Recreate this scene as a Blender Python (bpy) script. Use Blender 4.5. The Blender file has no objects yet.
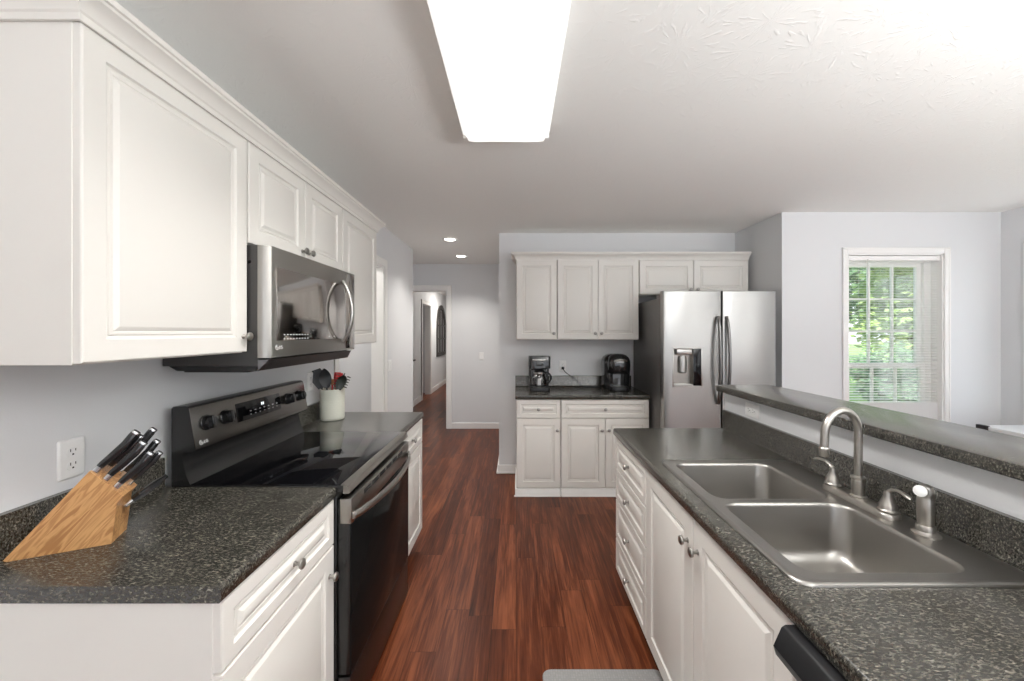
import bpy, bmesh, math, random
from mathutils import Vector, Matrix
random.seed(7)
scene = bpy.context.scene
C = scene.collection
PI = math.pi

# ------------------------------------------------------------------ camera
EYE = 1.478
cd = bpy.data.cameras.new('camera')
cam = bpy.data.objects.new('camera', cd)
C.objects.link(cam)
cam.location = (0, 0, EYE)
cam.rotation_euler = (PI / 2, 0, 0)
cd.sensor_width = 36.0
cd.lens = 388.0 / 1024.0 * 36.0
cd.shift_x = -4.4 / 1024.0
cd.shift_y = -8.5 / 1024.0
cd.clip_start = 0.02
scene.camera = cam

# ------------------------------------------------------------------ world, sun, bounce fill, exposure
scene.view_settings.view_transform = 'Standard'
scene.view_settings.look = 'None'
scene.view_settings.gamma = 1.0
scene.view_settings.use_curve_mapping = False
scene.view_settings.exposure = 0.44
try:
    scene.cycles.use_denoising = True
    scene.cycles.max_bounces = 10
    scene.cycles.diffuse_bounces = 6
    scene.cycles.transparent_max_bounces = 16
    scene.cycles.sample_clamp_indirect = 6.0
except Exception:
    pass

world = bpy.data.worlds.new('world')
scene.world = world
world.use_nodes = True
wn = world.node_tree.nodes
wl = world.node_tree.links
wn.clear()
w_out = wn.new('ShaderNodeOutputWorld')
w_bg = wn.new('ShaderNodeBackground')
w_ramp = wn.new('ShaderNodeValToRGB')
w_tc = wn.new('ShaderNodeTexCoord')
w_sep = wn.new('ShaderNodeSeparateXYZ')
w_ramp.color_ramp.elements[0].position = 0.0
w_ramp.color_ramp.elements[0].color = (0.92, 0.95, 1.0, 1)
w_ramp.color_ramp.elements[1].position = 0.6
w_ramp.color_ramp.elements[1].color = (0.62, 0.78, 1.0, 1)
wl.new(w_tc.outputs['Generated'], w_sep.inputs[0])
wl.new(w_sep.outputs['Z'], w_ramp.inputs[0])
wl.new(w_ramp.outputs[0], w_bg.inputs[0])
w_bg.inputs[1].default_value = 1.5
wl.new(w_bg.outputs[0], w_out.inputs[0])


def lamp(name, kind, loc, rot, power, color=(1, 1, 1), **kw):
    ld = bpy.data.lights.new(name, kind)
    ld.energy = power
    ld.color = color
    for k, v in kw.items():
        setattr(ld, k, v)
    o = bpy.data.objects.new(name, ld)
    C.objects.link(o)
    o.location = loc
    o.rotation_euler = rot
    return o


# sun over the garden
lamp('sun', 'SUN', (6, -6, 12), (math.radians(36), math.radians(-14), 0), 5.0, (1.0, 0.95, 0.86), angle=0.02)
# added fill: free-standing area lights aimed up, brightening the room off the ceiling
lamp('rear_bounce_fill', 'AREA', (.9, -2.3, 1.75), (math.radians(176), 0, 0), 22, (.96, .985, 1.0),
     shape='RECTANGLE', size=3.2, size_y=1.6)
lamp('side_bounce_fill', 'AREA', (3.15, -.3, 1.1), (math.radians(180), 0, math.radians(90)), 42, (.96, .985, 1.0),
     shape='RECTANGLE', size=1.4, size_y=1.6)
lamp('mid_bounce_fill', 'AREA', (1.85, -.75, 1.4), (math.radians(180), 0, math.radians(90)), 108, (.96, .985, 1.0),
     shape='RECTANGLE', size=1.5, size_y=1.2)

# ------------------------------------------------------------------ geometry helper


class MB:
    def __init__(self):
        self.bm = bmesh.new()

    def box(self, lo, hi, bev=0.0, seg=2):
        t = bmesh.new()
        bmesh.ops.create_cube(t, size=1.0)
        lo = Vector(lo)
        hi = Vector(hi)
        c = (lo + hi) / 2
        s = hi - lo
        for v in t.verts:
            v.co = Vector((c.x + v.co.x * s.x, c.y + v.co.y * s.y, c.z + v.co.z * s.z))
        if bev > 0:
            b = min(bev, min(abs(s.x), abs(s.y), abs(s.z)) * 0.45)
            bmesh.ops.bevel(t, geom=list(t.edges), offset=b, segments=seg, affect='EDGES', profile=0.5)
        return self._merge(t)

    def _merge(self, t):
        me = bpy.data.meshes.new('tmp')
        t.to_mesh(me)
        t.free()
        self.bm.from_mesh(me)
        bpy.data.meshes.remove(me)
        return self

    def add(self, other, M=None):
        me = bpy.data.meshes.new('tmp')
        other.bm.to_mesh(me)
        if M is not None:
            me.transform(M)
        self.bm.from_mesh(me)
        bpy.data.meshes.remove(me)
        return self

    def rings(self, rs, cap0=True, cap1=True, closed=True):
        vs = [[self.bm.verts.new(Vector(p)) for p in r] for r in rs]
        n = len(vs[0])
        for a, b in zip(vs[:-1], vs[1:]):
            for i in range(n if closed else n - 1):
                j = (i + 1) % n
                try:
                    self.bm.faces.new((a[i], a[j], b[j], b[i]))
                except ValueError:
                    pass
        if cap0:
            self.bm.faces.new(list(reversed(vs[0])))
        if cap1:
            self.bm.faces.new(vs[-1])
        return self

    def tube(self, pts, r, seg=12, flat=(1, 1), up=None, caps=True):
        pts = [Vector(p) for p in pts]
        n = len(pts)
        rad = list(r) if isinstance(r, (list, tuple)) else [r] * n
        tan = []
        for i in range(n):
            d = pts[min(i + 1, n - 1)] - pts[max(i - 1, 0)]
            tan.append(d.normalized())
        u = Vector(up) if up else (Vector((0, 0, 1)) if abs(tan[0].z) < 0.9 else Vector((1, 0, 0)))
        u = (u - tan[0] * u.dot(tan[0])).normalized()
        rs = []
        for i in range(n):
            u = (u - tan[i] * u.dot(tan[i])).normalized()
            w = tan[i].cross(u)
            rs.append([pts[i] + (u * math.cos(2 * PI * k / seg) * flat[0] + w * math.sin(2 * PI * k / seg) * flat[1]) * rad[i]
                       for k in range(seg)])
        return self.rings(rs, caps, caps)

    def lathe(self, prof, origin=(0, 0, 0), axis=(0, 0, 1), seg=24, caps=True):
        a = Vector(axis).normalized()
        u = Vector((0, 0, 1)) if abs(a.z) < 0.9 else Vector((1, 0, 0))
        u = (u - a * u.dot(a)).normalized()
        w = a.cross(u)
        o = Vector(origin)
        rs = [[o + a * h + (u * math.cos(2 * PI * k / seg) + w * math.sin(2 * PI * k / seg)) * r for k in range(seg)]
              for r, h in prof]
        return self.rings(rs, caps, caps)

    def prism(self, poly, f0, f1):
        """poly: 2D points, f0/f1 map a 2D point to the start and end face"""
        return self.rings([[f0(p) for p in poly], [f1(p) for p in poly]])

    def bevel(self, off, seg=2, ang=30):
        es = [e for e in self.bm.edges if len(e.link_faces) == 2 and e.calc_face_angle(0) > math.radians(ang)]
        bmesh.ops.bevel(self.bm, geom=es, offset=off, segments=seg, affect='EDGES', profile=0.5, clamp_overlap=True)
        return self

    def mesh(self, name, mat, M=None, smooth=35):
        bmesh.ops.recalc_face_normals(self.bm, faces=list(self.bm.faces))
        me = bpy.data.meshes.new(name)
        self.bm.to_mesh(me)
        self.bm.free()
        if M is not None:
            me.transform(M)
        for m in (mat if isinstance(mat, (list, tuple)) else [mat]):
            me.materials.append(m)
        if smooth:
            me.polygons.foreach_set('use_smooth', [True] * len(me.polygons))
            me.set_sharp_from_angle(angle=math.radians(smooth))
        me.update()
        return me


ROOT = {}


def tag(o, label=None, cat=None, group=None, kind=None):
    if label:
        o['label'] = label
    if cat:
        o['category'] = cat
    if group:
        o['group'] = group
    if kind:
        o['kind'] = kind
    return o


def thing(name, label, cat, loc=(0, 0, 0), rotz=0.0, group=None):
    o = bpy.data.objects.new(name, None)
    C.objects.link(o)
    o.empty_display_size = 0.05
    o.location = loc
    o.rotation_euler = (0, 0, rotz)
    tag(o, label, cat, group)
    ROOT[o.name] = (Matrix.Translation(Vector(loc)) @ Matrix.Rotation(rotz, 4, 'Z')).inverted()
    return o


def part(name, mb, mat, parent, label=None, kind=None, smooth=35):
    """mb is in world space; the mesh is stored relative to the thing's base"""
    inv = ROOT[parent.name]
    me = mb.mesh(name, mat, inv, smooth)
    o = bpy.data.objects.new(name, me)
    C.objects.link(o)
    o.parent = parent
    ROOT[o.name] = inv
    if label:
        o['label'] = label
    if kind:
        o['kind'] = kind
    return o


def solo(name, mb, mat, label, cat, group=None, smooth=35, kind=None):
    me = mb.mesh(name, mat, None, smooth)
    xs = [v.co for v in me.vertices]
    c = Vector(((min(v.x for v in xs) + max(v.x for v in xs)) / 2, (min(v.y for v in xs) + max(v.y for v in xs)) / 2,
                min(v.z for v in xs)))
    me.transform(Matrix.Translation(-c))
    o = bpy.data.objects.new(name, me)
    C.objects.link(o)
    o.location = c
    ROOT[o.name] = Matrix.Translation(-c)
    return tag(o, label, cat, group, kind)


def struct(name, mb, mat, parent=None, smooth=None, label=None):
    if parent:
        return part(name, mb, mat, parent)
    me = mb.mesh(name, mat, None, smooth)
    o = bpy.data.objects.new(name, me)
    C.objects.link(o)
    ROOT[o.name] = Matrix.Identity(4)
    o['kind'] = 'structure'
    if label:
        o['label'] = label
    return o


def dup(root, loc, rotz=0.0, label=None):
    r = root.copy()
    C.objects.link(r)
    r.location = loc
    r.rotation_euler = (0, 0, rotz)
    if label:
        r['label'] = label
    for ch in list(root.children):
        c = ch.copy()
        C.objects.link(c)
        c.parent = r
        for g in list(ch.children):
            d = g.copy()
            C.objects.link(d)
            d.parent = c
    return r


def frame(o, xa, n):
    xa = Vector(xa)
    n = Vector(n)
    ya = n.cross(xa)
    M = Matrix((xa, ya, n)).transposed().to_4x4()
    M.translation = Vector(o)
    return M


LEFT = ((0, 1, 0), (1, 0, 0))      # width runs along +y, faces +x
RIGHT = ((0, -1, 0), (-1, 0, 0))   # width runs along -y, faces -x
BACK = ((1, 0, 0), (0, -1, 0))     # width runs along +x, faces -y


def rr(cx, cy, w, h, r, n=6):
    pts = []
    for (sx, sy, a0) in ((1, 1, 0), (-1, 1, 90), (-1, -1, 180), (1, -1, 270)):
        for k in range(n + 1):
            a = math.radians(a0 + 90 * k / n)
            pts.append((cx + sx * (w / 2 - r) + r * math.cos(a), cy + sy * (h / 2 - r) + r * math.sin(a)))
    return pts


def bez(p0, p1, p2, p3, n=12):
    p0, p1, p2, p3 = map(Vector, (p0, p1, p2, p3))
    return [p0 * (1 - t) ** 3 + p1 * 3 * t * (1 - t) ** 2 + p2 * 3 * t * t * (1 - t) + p3 * t ** 3
            for t in [i / n for i in range(n + 1)]]


# ------------------------------------------------------------------ materials
MAT = {}


def base_mat(name):
    m = bpy.data.materials.new(name)
    m.use_nodes = True
    nt = m.node_tree
    b = nt.nodes.get('Principled BSDF')
    return m, nt, b


def pbr(name, col, rough=0.5, metal=0.0, bump=0.0, bscale=40.0, spec=None, coat=0.0, emit=None, estr=0.0,
        stretch=None, var=0.0, rvar=0.0):
    m, nt, b = base_mat(name)
    N, L = nt.nodes, nt.links
    b.inputs['Base Color'].default_value = (*col, 1)
    b.inputs['Roughness'].default_value = rough
    b.inputs['Metallic'].default_value = metal
    if spec is not None:
        b.inputs['Specular IOR Level'].default_value = spec
    if coat:
        b.inputs['Coat Weight'].default_value = coat
        b.inputs['Coat Roughness'].default_value = 0.05
    if emit:
        b.inputs['Emission Color'].default_value = (*emit, 1)
        b.inputs['Emission Strength'].default_value = estr
    tc = N.new('ShaderNodeTexCoord')
    mp = N.new('ShaderNodeMapping')
    mp.inputs['Scale'].default_value = stretch or (1, 1, 1)
    L.new(tc.outputs['Object'], mp.inputs[0])
    no = N.new('ShaderNodeTexNoise')
    no.inputs['Scale'].default_value = bscale
    no.inputs['Detail'].default_value = 5
    L.new(mp.outputs[0], no.inputs['Vector'])
    if bump:
        bp = N.new('ShaderNodeBump')
        bp.inputs['Strength'].default_value = bump
        bp.inputs['Distance'].default_value = 0.002
        L.new(no.outputs['Fac'], bp.inputs['Height'])
        L.new(bp.outputs[0], b.inputs['Normal'])
    if var:
        rp = N.new('ShaderNodeMapRange')
        rp.inputs['To Min'].default_value = 1 - var
        rp.inputs['To Max'].default_value = 1 + var
        L.new(no.outputs['Fac'], rp.inputs[0])
        mx = N.new('ShaderNodeVectorMath')
        mx.operation = 'SCALE'
        mx.inputs[0].default_value = col
        L.new(rp.outputs[0], mx.inputs['Scale'])
        L.new(mx.outputs[0], b.inputs['Base Color'])
    if rvar:
        rp2 = N.new('ShaderNodeMapRange')
        rp2.inputs['To Min'].default_value = max(0.02, rough - rvar)
        rp2.inputs['To Max'].default_value = rough + rvar
        L.new(no.outputs['Fac'], rp2.inputs[0])
        L.new(rp2.outputs[0], b.inputs['Roughness'])
    MAT[name] = m
    return m


pbr('wall_paint', (0.72, 0.725, 0.735), 0.55, bump=0.15, bscale=220, var=0.01)
pbr('white_lacquer', (0.745, 0.72, 0.675), 0.36, bump=0.02, bscale=60)
pbr('white_trim', (0.88, 0.87, 0.85), 0.35, bump=0.03, bscale=60)
pbr('nickel', (0.40, 0.385, 0.36), 0.3, 1.0, var=0.03)
pbr('brushed_nickel', (0.46, 0.435, 0.40), 0.32, 1.0, var=0.03)
pbr('sink_steel', (0.37, 0.355, 0.333), 0.34, 1.0)
pbr('fridge_steel', (0.40, 0.393, 0.378), 0.32, 1.0, bump=0.01, bscale=120, stretch=(1, 1, 0.02), rvar=0.03)
pbr('fridge_side', (0.16, 0.155, 0.15), 0.38, 0.6, bump=0.05, bscale=500)
pbr('handle_steel', (0.42, 0.41, 0.39), 0.31, 1.0, var=0.03)
pbr('black_steel_dark', (0.11, 0.105, 0.105), 0.34, 1.0, bump=0.02, bscale=120, stretch=(1, 0.03, 1))
pbr('dark_paint', (0.045, 0.043, 0.041), 0.38, var=.03)
pbr('panel_steel', (0.20, 0.19, 0.178), 0.26, 1.0, bump=0.02, bscale=120, stretch=(1, 0.03, 1))
pbr('fridge_handle', (0.20, 0.195, 0.19), 0.28, 1.0)
pbr('black_steel', (0.34, 0.325, 0.30), 0.31, 1.0, bump=0.02, bscale=120, stretch=(1, 0.03, 1))
pbr('black_steel_light', (0.34, 0.325, 0.30), 0.33, 1.0)
pbr('oven_glass', (0.008, 0.008, 0.008), 0.10, spec=0.03)
pbr('black_enamel', (0.014, 0.014, 0.014), 0.22, rvar=0.04)
pbr('black_glass', (0.004, 0.004, 0.005), 0.04, spec=0.32)
pbr('smoked_glass', (0.50, 0.475, 0.45), 0.08, metal=1.0, rvar=0.01)
pbr('black_plastic', (0.010, 0.010, 0.011), 0.34, bump=0.03, bscale=200, spec=0.35)
pbr('black_gloss', (0.012, 0.012, 0.013), 0.12, coat=0.5, rvar=0.02)
pbr('dark_gap', (0.01, 0.01, 0.01), 0.8, var=0.05)
pbr('outlet_plastic', (0.86, 0.86, 0.85), 0.3, var=0.01)
pbr('print_white', (0.85, 0.85, 0.85), 0.5, var=0.01)
pbr('crock_glaze', (0.70, 0.70, 0.60), 0.35, bump=0.1, bscale=60, var=0.07, stretch=(1, 1, 4))
pbr('red_silicone', (0.55, 0.03, 0.035), 0.4, var=0.05)
pbr('utensil_black', (0.022, 0.023, 0.025), 0.42, var=0.05)
pbr('utensil_green_black', (0.03, 0.036, 0.03), 0.4, var=0.05)
pbr('utensil_wood', (0.35, 0.15, 0.07), 0.5, var=0.2, bscale=80)
pbr('blade_steel', (0.7, 0.7, 0.7), 0.2, 1.0, rvar=0.03)
pbr('table_white', (0.86, 0.86, 0.86), 0.3, var=0.01)
pbr('slat_white', (0.90, 0.88, 0.865), 0.4, var=0.01)
pbr('coffee_glass_dark', (0.05, 0.05, 0.05), 0.05, spec=0.8, rvar=0.01)
pbr('bark', (0.12, 0.08, 0.05), 0.9, bump=0.6, bscale=12, var=0.3)
pbr('arch_frame', (0.05, 0.045, 0.042), 0.5, var=0.1)
pbr('mirror', (0.75, 0.76, 0.78), 0.04, 1.0, rvar=0.01)
pbr('diffuser', (0.9, 0.9, 0.88), 0.4, emit=(1.0, 0.985, 0.955), estr=0.62)
pbr('fixture_white', (0.9, 0.9, 0.88), 0.4, var=0.01)
pbr('lamp_glow', (0.9, 0.9, 0.9), 0.4, emit=(1.0, 0.95, 0.85), estr=7.0)
pbr('clock_glow', (0.3, 0.3, 0.3), 0.4, emit=(0.85, 0.95, 1.0), estr=1.0)


def ceiling_mat():
    m, nt, b = base_mat('ceiling_texture')
    N, L = nt.nodes, nt.links
    b.inputs['Base Color'].default_value = (0.90, 0.89, 0.86, 1)
    b.inputs['Roughness'].default_value = 0.8
    tc = N.new('ShaderNodeTexCoord')
    # stomp-brush texture: radiating ridges inside voronoi cells
    vo = N.new('ShaderNodeTexVoronoi')
    vo.inputs['Scale'].default_value = 5.5
    L.new(tc.outputs['Object'], vo.inputs['Vector'])
    sc = N.new('ShaderNodeVectorMath')
    sc.operation = 'SUBTRACT'
    mul = N.new('ShaderNodeVectorMath')
    mul.operation = 'MULTIPLY'
    mul.inputs[1].default_value = (1, 1, 1)
    L.new(tc.outputs['Object'], sc.inputs[0])
    L.new(vo.outputs['Position'], sc.inputs[1])
    sep = N.new('ShaderNodeSeparateXYZ')
    L.new(sc.outputs[0], sep.inputs[0])
    at = N.new('ShaderNodeMath')
    at.operation = 'ARCTAN2'
    L.new(sep.outputs['Y'], at.inputs[0])
    L.new(sep.outputs['X'], at.inputs[1])
    cb = N.new('ShaderNodeCombineXYZ')
    m2 = N.new('ShaderNodeMath')
    m2.operation = 'MULTIPLY'
    m2.inputs[1].default_value = 4.0
    L.new(at.outputs[0], m2.inputs[0])
    L.new(m2.outputs[0], cb.inputs['X'])
    m3 = N.new('ShaderNodeMath')
    m3.operation = 'MULTIPLY'
    m3.inputs[1].default_value = 2.0
    L.new(vo.outputs['Distance'], m3.inputs[0])
    L.new(m3.outputs[0], cb.inputs['Y'])
    rn = N.new('ShaderNodeSeparateColor')
    L.new(vo.outputs['Color'], rn.inputs[0])
    m4 = N.new('ShaderNodeMath')
    m4.operation = 'MULTIPLY'
    m4.inputs[1].default_value = 30.0
    L.new(rn.outputs[0], m4.inputs[0])
    L.new(m4.outputs[0], cb.inputs['Z'])
    no = N.new('ShaderNodeTexNoise')
    no.inputs['Scale'].default_value = 1.6
    no.inputs['Detail'].default_value = 3
    L.new(cb.outputs[0], no.inputs['Vector'])
    rp = N.new('ShaderNodeValToRGB')
    rp.color_ramp.elements[0].position = 0.56
    rp.color_ramp.elements[1].position = 0.68
    L.new(no.outputs['Fac'], rp.inputs[0])
    bp = N.new('ShaderNodeBump')
    bp.inputs['Strength'].default_value = 0.28
    bp.inputs['Distance'].default_value = 0.004
    L.new(rp.outputs[0], bp.inputs['Height'])
    L.new(bp.outputs[0], b.inputs['Normal'])
    MAT['ceiling_texture'] = m


ceiling_mat()


def counter_mat():
    m, nt, b = base_mat('dark_laminate')
    N, L = nt.nodes, nt.links
    tc = N.new('ShaderNodeTexCoord')
    geo = N.new('ShaderNodeNewGeometry')
    mp = N.new('ShaderNodeMapping')
    mp.inputs['Rotation'].default_value = (0.3, 0.2, 0.6)
    mp.inputs['Scale'].default_value = (1.0, 2.6, 1.6)
    L.new(geo.outputs['Position'], mp.inputs[0])
    n1 = N.new('ShaderNodeTexNoise')
    n1.inputs['Scale'].default_value = 105
    n1.inputs['Detail'].default_value = 6
    n1.inputs['Roughness'].default_value = 0.62
    n1.inputs['Distortion'].default_value = 0.5
    L.new(mp.outputs[0], n1.inputs['Vector'])
    r1 = N.new('ShaderNodeValToRGB')
    cr = r1.color_ramp
    cr.elements[0].position = 0.37
    cr.elements[0].color = (0.013, 0.012, 0.010, 1)
    cr.elements[1].position = 0.70
    cr.elements[1].color = (0.24, 0.225, 0.185, 1)
    e = cr.elements.new(0.49)
    e.color = (0.036, 0.0335, 0.0275, 1)
    e = cr.elements.new(0.575)
    e.color = (0.082, 0.076, 0.062, 1)
    L.new(n1.outputs['Fac'], r1.inputs[0])
    n2 = N.new('ShaderNodeTexNoise')
    n2.inputs['Scale'].default_value = 9
    n2.inputs['Detail'].default_value = 3
    L.new(geo.outputs['Position'], n2.inputs['Vector'])
    mr = N.new('ShaderNodeMapRange')
    mr.inputs['To Min'].default_value = 0.6
    mr.inputs['To Max'].default_value = 1.35
    L.new(n2.outputs['Fac'], mr.inputs[0])
    vm = N.new('ShaderNodeVectorMath')
    vm.operation = 'SCALE'
    L.new(r1.outputs[0], vm.inputs[0])
    L.new(mr.outputs[0], vm.inputs['Scale'])
    L.new(vm.outputs[0], b.inputs['Base Color'])
    b.inputs['Roughness'].default_value = 0.26
    b.inputs['Coat Weight'].default_value = 0.45
    b.inputs['Coat Roughness'].default_value = 0.22
    bp = N.new('ShaderNodeBump')
    bp.inputs['Strength'].default_value = 0.08
    bp.inputs['Distance'].default_value = 0.001
    L.new(n1.outputs['Fac'], bp.inputs['Height'])
    L.new(bp.outputs[0], b.inputs['Normal'])
    MAT['dark_laminate'] = m


counter_mat()


def math_node(N, L, op, a, bval=None):
    n = N.new('ShaderNodeMath')
    n.operation = op
    for i, x in enumerate((a, bval)):
        if x is None:
            continue
        if isinstance(x, (int, float)):
            n.inputs[i].default_value = x
        else:
            L.new(x, n.inputs[i])
    return n.outputs[0]


def floor_mat():
    m, nt, b = base_mat('cherry_planks')
    N, L = nt.nodes, nt.links
    tc = N.new('ShaderNodeTexCoord')
    sep = N.new('ShaderNodeSeparateXYZ')
    L.new(tc.outputs['Object'], sep.inputs[0])
    W, LEN = 0.124, 1.05
    xr = math_node(N, L, 'DIVIDE', sep.outputs['X'], W)
    row = math_node(N, L, 'FLOOR', xr)
    fx = math_node(N, L, 'FRACT', xr)
    wn1 = N.new('ShaderNodeTexWhiteNoise')
    wn1.noise_dimensions = '1D'
    L.new(row, wn1.inputs['W'])
    yr = math_node(N, L, 'DIVIDE', sep.outputs['Y'], LEN)
    yo = math_node(N, L, 'ADD', yr, wn1.outputs['Value'])
    idx = math_node(N, L, 'FLOOR', yo)
    fy = math_node(N, L, 'FRACT', yo)
    cb = N.new('ShaderNodeCombineXYZ')
    L.new(row, cb.inputs['X'])
    L.new(idx, cb.inputs['Y'])
    wn2 = N.new('ShaderNodeTexWhiteNoise')
    wn2.noise_dimensions = '2D'
    L.new(cb.outputs[0], wn2.inputs['Vector'])
    # grain
    off = math_node(N, L, 'MULTIPLY', wn2.outputs['Value'], 37.0)
    g = N.new('ShaderNodeCombineXYZ')
    L.new(math_node(N, L, 'MULTIPLY', sep.outputs['X'], 26.0), g.inputs['X'])
    L.new(math_node(N, L, 'MULTIPLY', sep.outputs['Y'], 1.7), g.inputs['Y'])
    L.new(off, g.inputs['Z'])
    n1 = N.new('ShaderNodeTexNoise')
    n1.inputs['Scale'].default_value = 1.0
    n1.inputs['Detail'].default_value = 7
    n1.inputs['Roughness'].default_value = 0.62
    n1.inputs['Distortion'].default_value = 0.6
    L.new(g.outputs[0], n1.inputs['Vector'])
    g2 = N.new('ShaderNodeCombineXYZ')
    L.new(math_node(N, L, 'MULTIPLY', sep.outputs['X'], 130.0), g2.inputs['X'])
    L.new(math_node(N, L, 'MULTIPLY', sep.outputs['Y'], 5.0), g2.inputs['Y'])
    L.new(off, g2.inputs['Z'])
    n2 = N.new('ShaderNodeTexNoise')
    n2.inputs['Scale'].default_value = 1.0
    n2.inputs['Detail'].default_value = 4
    L.new(g2.outputs[0], n2.inputs['Vector'])
    a = math_node(N, L, 'MULTIPLY', math_node(N, L, 'SUBTRACT', n1.outputs['Fac'], 0.5), 0.9)
    a2 = math_node(N, L, 'MULTIPLY', math_node(N, L, 'SUBTRACT', n2.outputs['Fac'], 0.5), 0.38)
    gr = math_node(N, L, 'ADD', math_node(N, L, 'ADD', a, a2), 0.5)
    pv = math_node(N, L, 'MULTIPLY', math_node(N, L, 'SUBTRACT', wn2.outputs['Value'], 0.5), 0.22)
    tot = math_node(N, L, 'ADD', gr, pv)
    rp = N.new('ShaderNodeValToRGB')
    cr = rp.color_ramp
    cr.elements[0].position = 0.25
    cr.elements[0].color = (0.030, 0.0065, 0.0026, 1)
    cr.elements[1].position = 0.78
    cr.elements[1].color = (0.27, 0.086, 0.036, 1)
    e = cr.elements.new(0.5)
    e.color = (0.105, 0.027, 0.0108, 1)
    L.new(tot, rp.inputs[0])
    # seams
    dx = math_node(N, L, 'MINIMUM', fx, math_node(N, L, 'SUBTRACT', 1.0, fx))
    dx = math_node(N, L, 'MULTIPLY', dx, W)
    dy = math_node(N, L, 'MINIMUM', fy, math_node(N, L, 'SUBTRACT', 1.0, fy))
    dy = math_node(N, L, 'MULTIPLY', dy, LEN)
    d = math_node(N, L, 'MINIMUM', dx, dy)
    seam = N.new('ShaderNodeMapRange')
    seam.inputs['From Min'].default_value = 0.0004
    seam.inputs['From Max'].default_value = 0.002
    seam.inputs['To Min'].default_value = 0.45
    seam.inputs['To Max'].default_value = 1.0
    L.new(d, seam.inputs[0])
    vm = N.new('ShaderNodeVectorMath')
    vm.operation = 'SCALE'
    L.new(rp.outputs[0], vm.inputs[0])
    L.new(seam.outputs[0], vm.inputs['Scale'])
    L.new(vm.outputs[0], b.inputs['Base Color'])
    b.inputs['Specular IOR Level'].default_value = 0.2
    rr_ = N.new('ShaderNodeMapRange')
    rr_.inputs['To Min'].default_value = 0.24
    rr_.inputs['To Max'].default_value = 0.40
    L.new(n1.outputs['Fac'], rr_.inputs[0])
    L.new(rr_.outputs[0], b.inputs['Roughness'])
    bp = N.new('ShaderNodeBump')
    bp.inputs['Strength'].default_value = 0.12
    bp.inputs['Distance'].default_value = 0.002
    L.new(math_node(N, L, 'ADD', seam.outputs[0], math_node(N, L, 'MULTIPLY', n2.outputs['Fac'], 0.25)), bp.inputs['Height'])
    L.new(bp.outputs[0], b.inputs['Normal'])
    MAT['cherry_planks'] = m


floor_mat()


def block_wood():
    m, nt, b = base_mat('block_wood')
    N, L = nt.nodes, nt.links
    tc = N.new('ShaderNodeTexCoord')
    vr = N.new('ShaderNodeVectorRotate')
    vr.rotation_type = 'Y_AXIS'
    vr.inputs['Angle'].default_value = math.radians(50)
    L.new(tc.outputs['Object'], vr.inputs['Vector'])
    mp = N.new('ShaderNodeMapping')
    mp.inputs['Scale'].default_value = (1.6, 9, 15)
    L.new(vr.outputs[0], mp.inputs[0])
    n1 = N.new('ShaderNodeTexNoise')
    n1.inputs['Scale'].default_value = 3.2
    n1.inputs['Detail'].default_value = 4
    n1.inputs['Distortion'].default_value = 1.0
    L.new(mp.outputs[0], n1.inputs['Vector'])
    sn = math_node(N, L, 'SINE', math_node(N, L, 'MULTIPLY', n1.outputs['Fac'], 30.0))
    s2 = math_node(N, L, 'ADD', math_node(N, L, 'MULTIPLY', sn, 0.22), n1.outputs['Fac'])
    rp = N.new('ShaderNodeValToRGB')
    rp.color_ramp.elements[0].position = 0.25
    rp.color_ramp.elements[0].color = (0.36, 0.165, 0.055, 1)
    rp.color_ramp.elements[1].position = 0.75
    rp.color_ramp.elements[1].color = (0.60, 0.33, 0.135, 1)
    L.new(s2, rp.inputs[0])
    L.new(rp.outputs[0], b.inputs['Base Color'])
    b.inputs['Roughness'].default_value = 0.42
    MAT['block_wood'] = m


block_wood()


def mat_weave():
    m, nt, b = base_mat('mat_weave')
    N, L = nt.nodes, nt.links
    tc = N.new('ShaderNodeTexCoord')
    ck = N.new('ShaderNodeTexVoronoi')
    ck.distance = 'CHEBYCHEV'
    ck.inputs['Randomness'].default_value = 0.12
    ck.inputs['Scale'].default_value = 95
    L.new(tc.outputs['Object'], ck.inputs['Vector'])
    rp = N.new('ShaderNodeValToRGB')
    rp.color_ramp.elements[0].color = (0.42, 0.415, 0.41, 1)
    rp.color_ramp.elements[1].color = (0.22, 0.218, 0.215, 1)
    rp.color_ramp.elements[1].position = 0.6
    L.new(ck.outputs['Distance'], rp.inputs[0])
    L.new(rp.outputs[0], b.inputs['Base Color'])
    b.inputs['Roughness'].default_value = 0.9
    bp = N.new('ShaderNodeBump')
    bp.inputs['Strength'].default_value = 0.4
    bp.inputs['Distance'].default_value = 0.003
    bp.invert = True
    L.new(ck.outputs['Distance'], bp.inputs['Height'])
    L.new(bp.outputs[0], b.inputs['Normal'])
    MAT['mat_weave'] = m


mat_weave()


def clear_glass(name, tint=(1, 1, 1), refl=1.0):
    m = bpy.data.materials.new(name)
    m.use_nodes = True
    nt = m.node_tree
    N, L = nt.nodes, nt.links
    N.clear()
    out = N.new('ShaderNodeOutputMaterial')
    tr = N.new('ShaderNodeBsdfTransparent')
    tr.inputs[0].default_value = (*tint, 1)
    gl = N.new('ShaderNodeBsdfGlossy')
    gl.inputs['Roughness'].default_value = 0.02
    fr = N.new('ShaderNodeFresnel')
    fr.inputs[0].default_value = 1.45
    mx = N.new('ShaderNodeMixShader')
    L.new(math_node(N, L, 'MULTIPLY', fr.outputs[0], refl), mx.inputs[0])
    L.new(tr.outputs[0], mx.inputs[1])
    L.new(gl.outputs[0], mx.inputs[2])
    L.new(mx.outputs[0], out.inputs[0])
    MAT[name] = m


clear_glass('window_glass', (0.97, 0.98, 0.97), 0.4)
clear_glass('carafe_glass', (0.85, 0.85, 0.85), 2.2)


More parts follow.
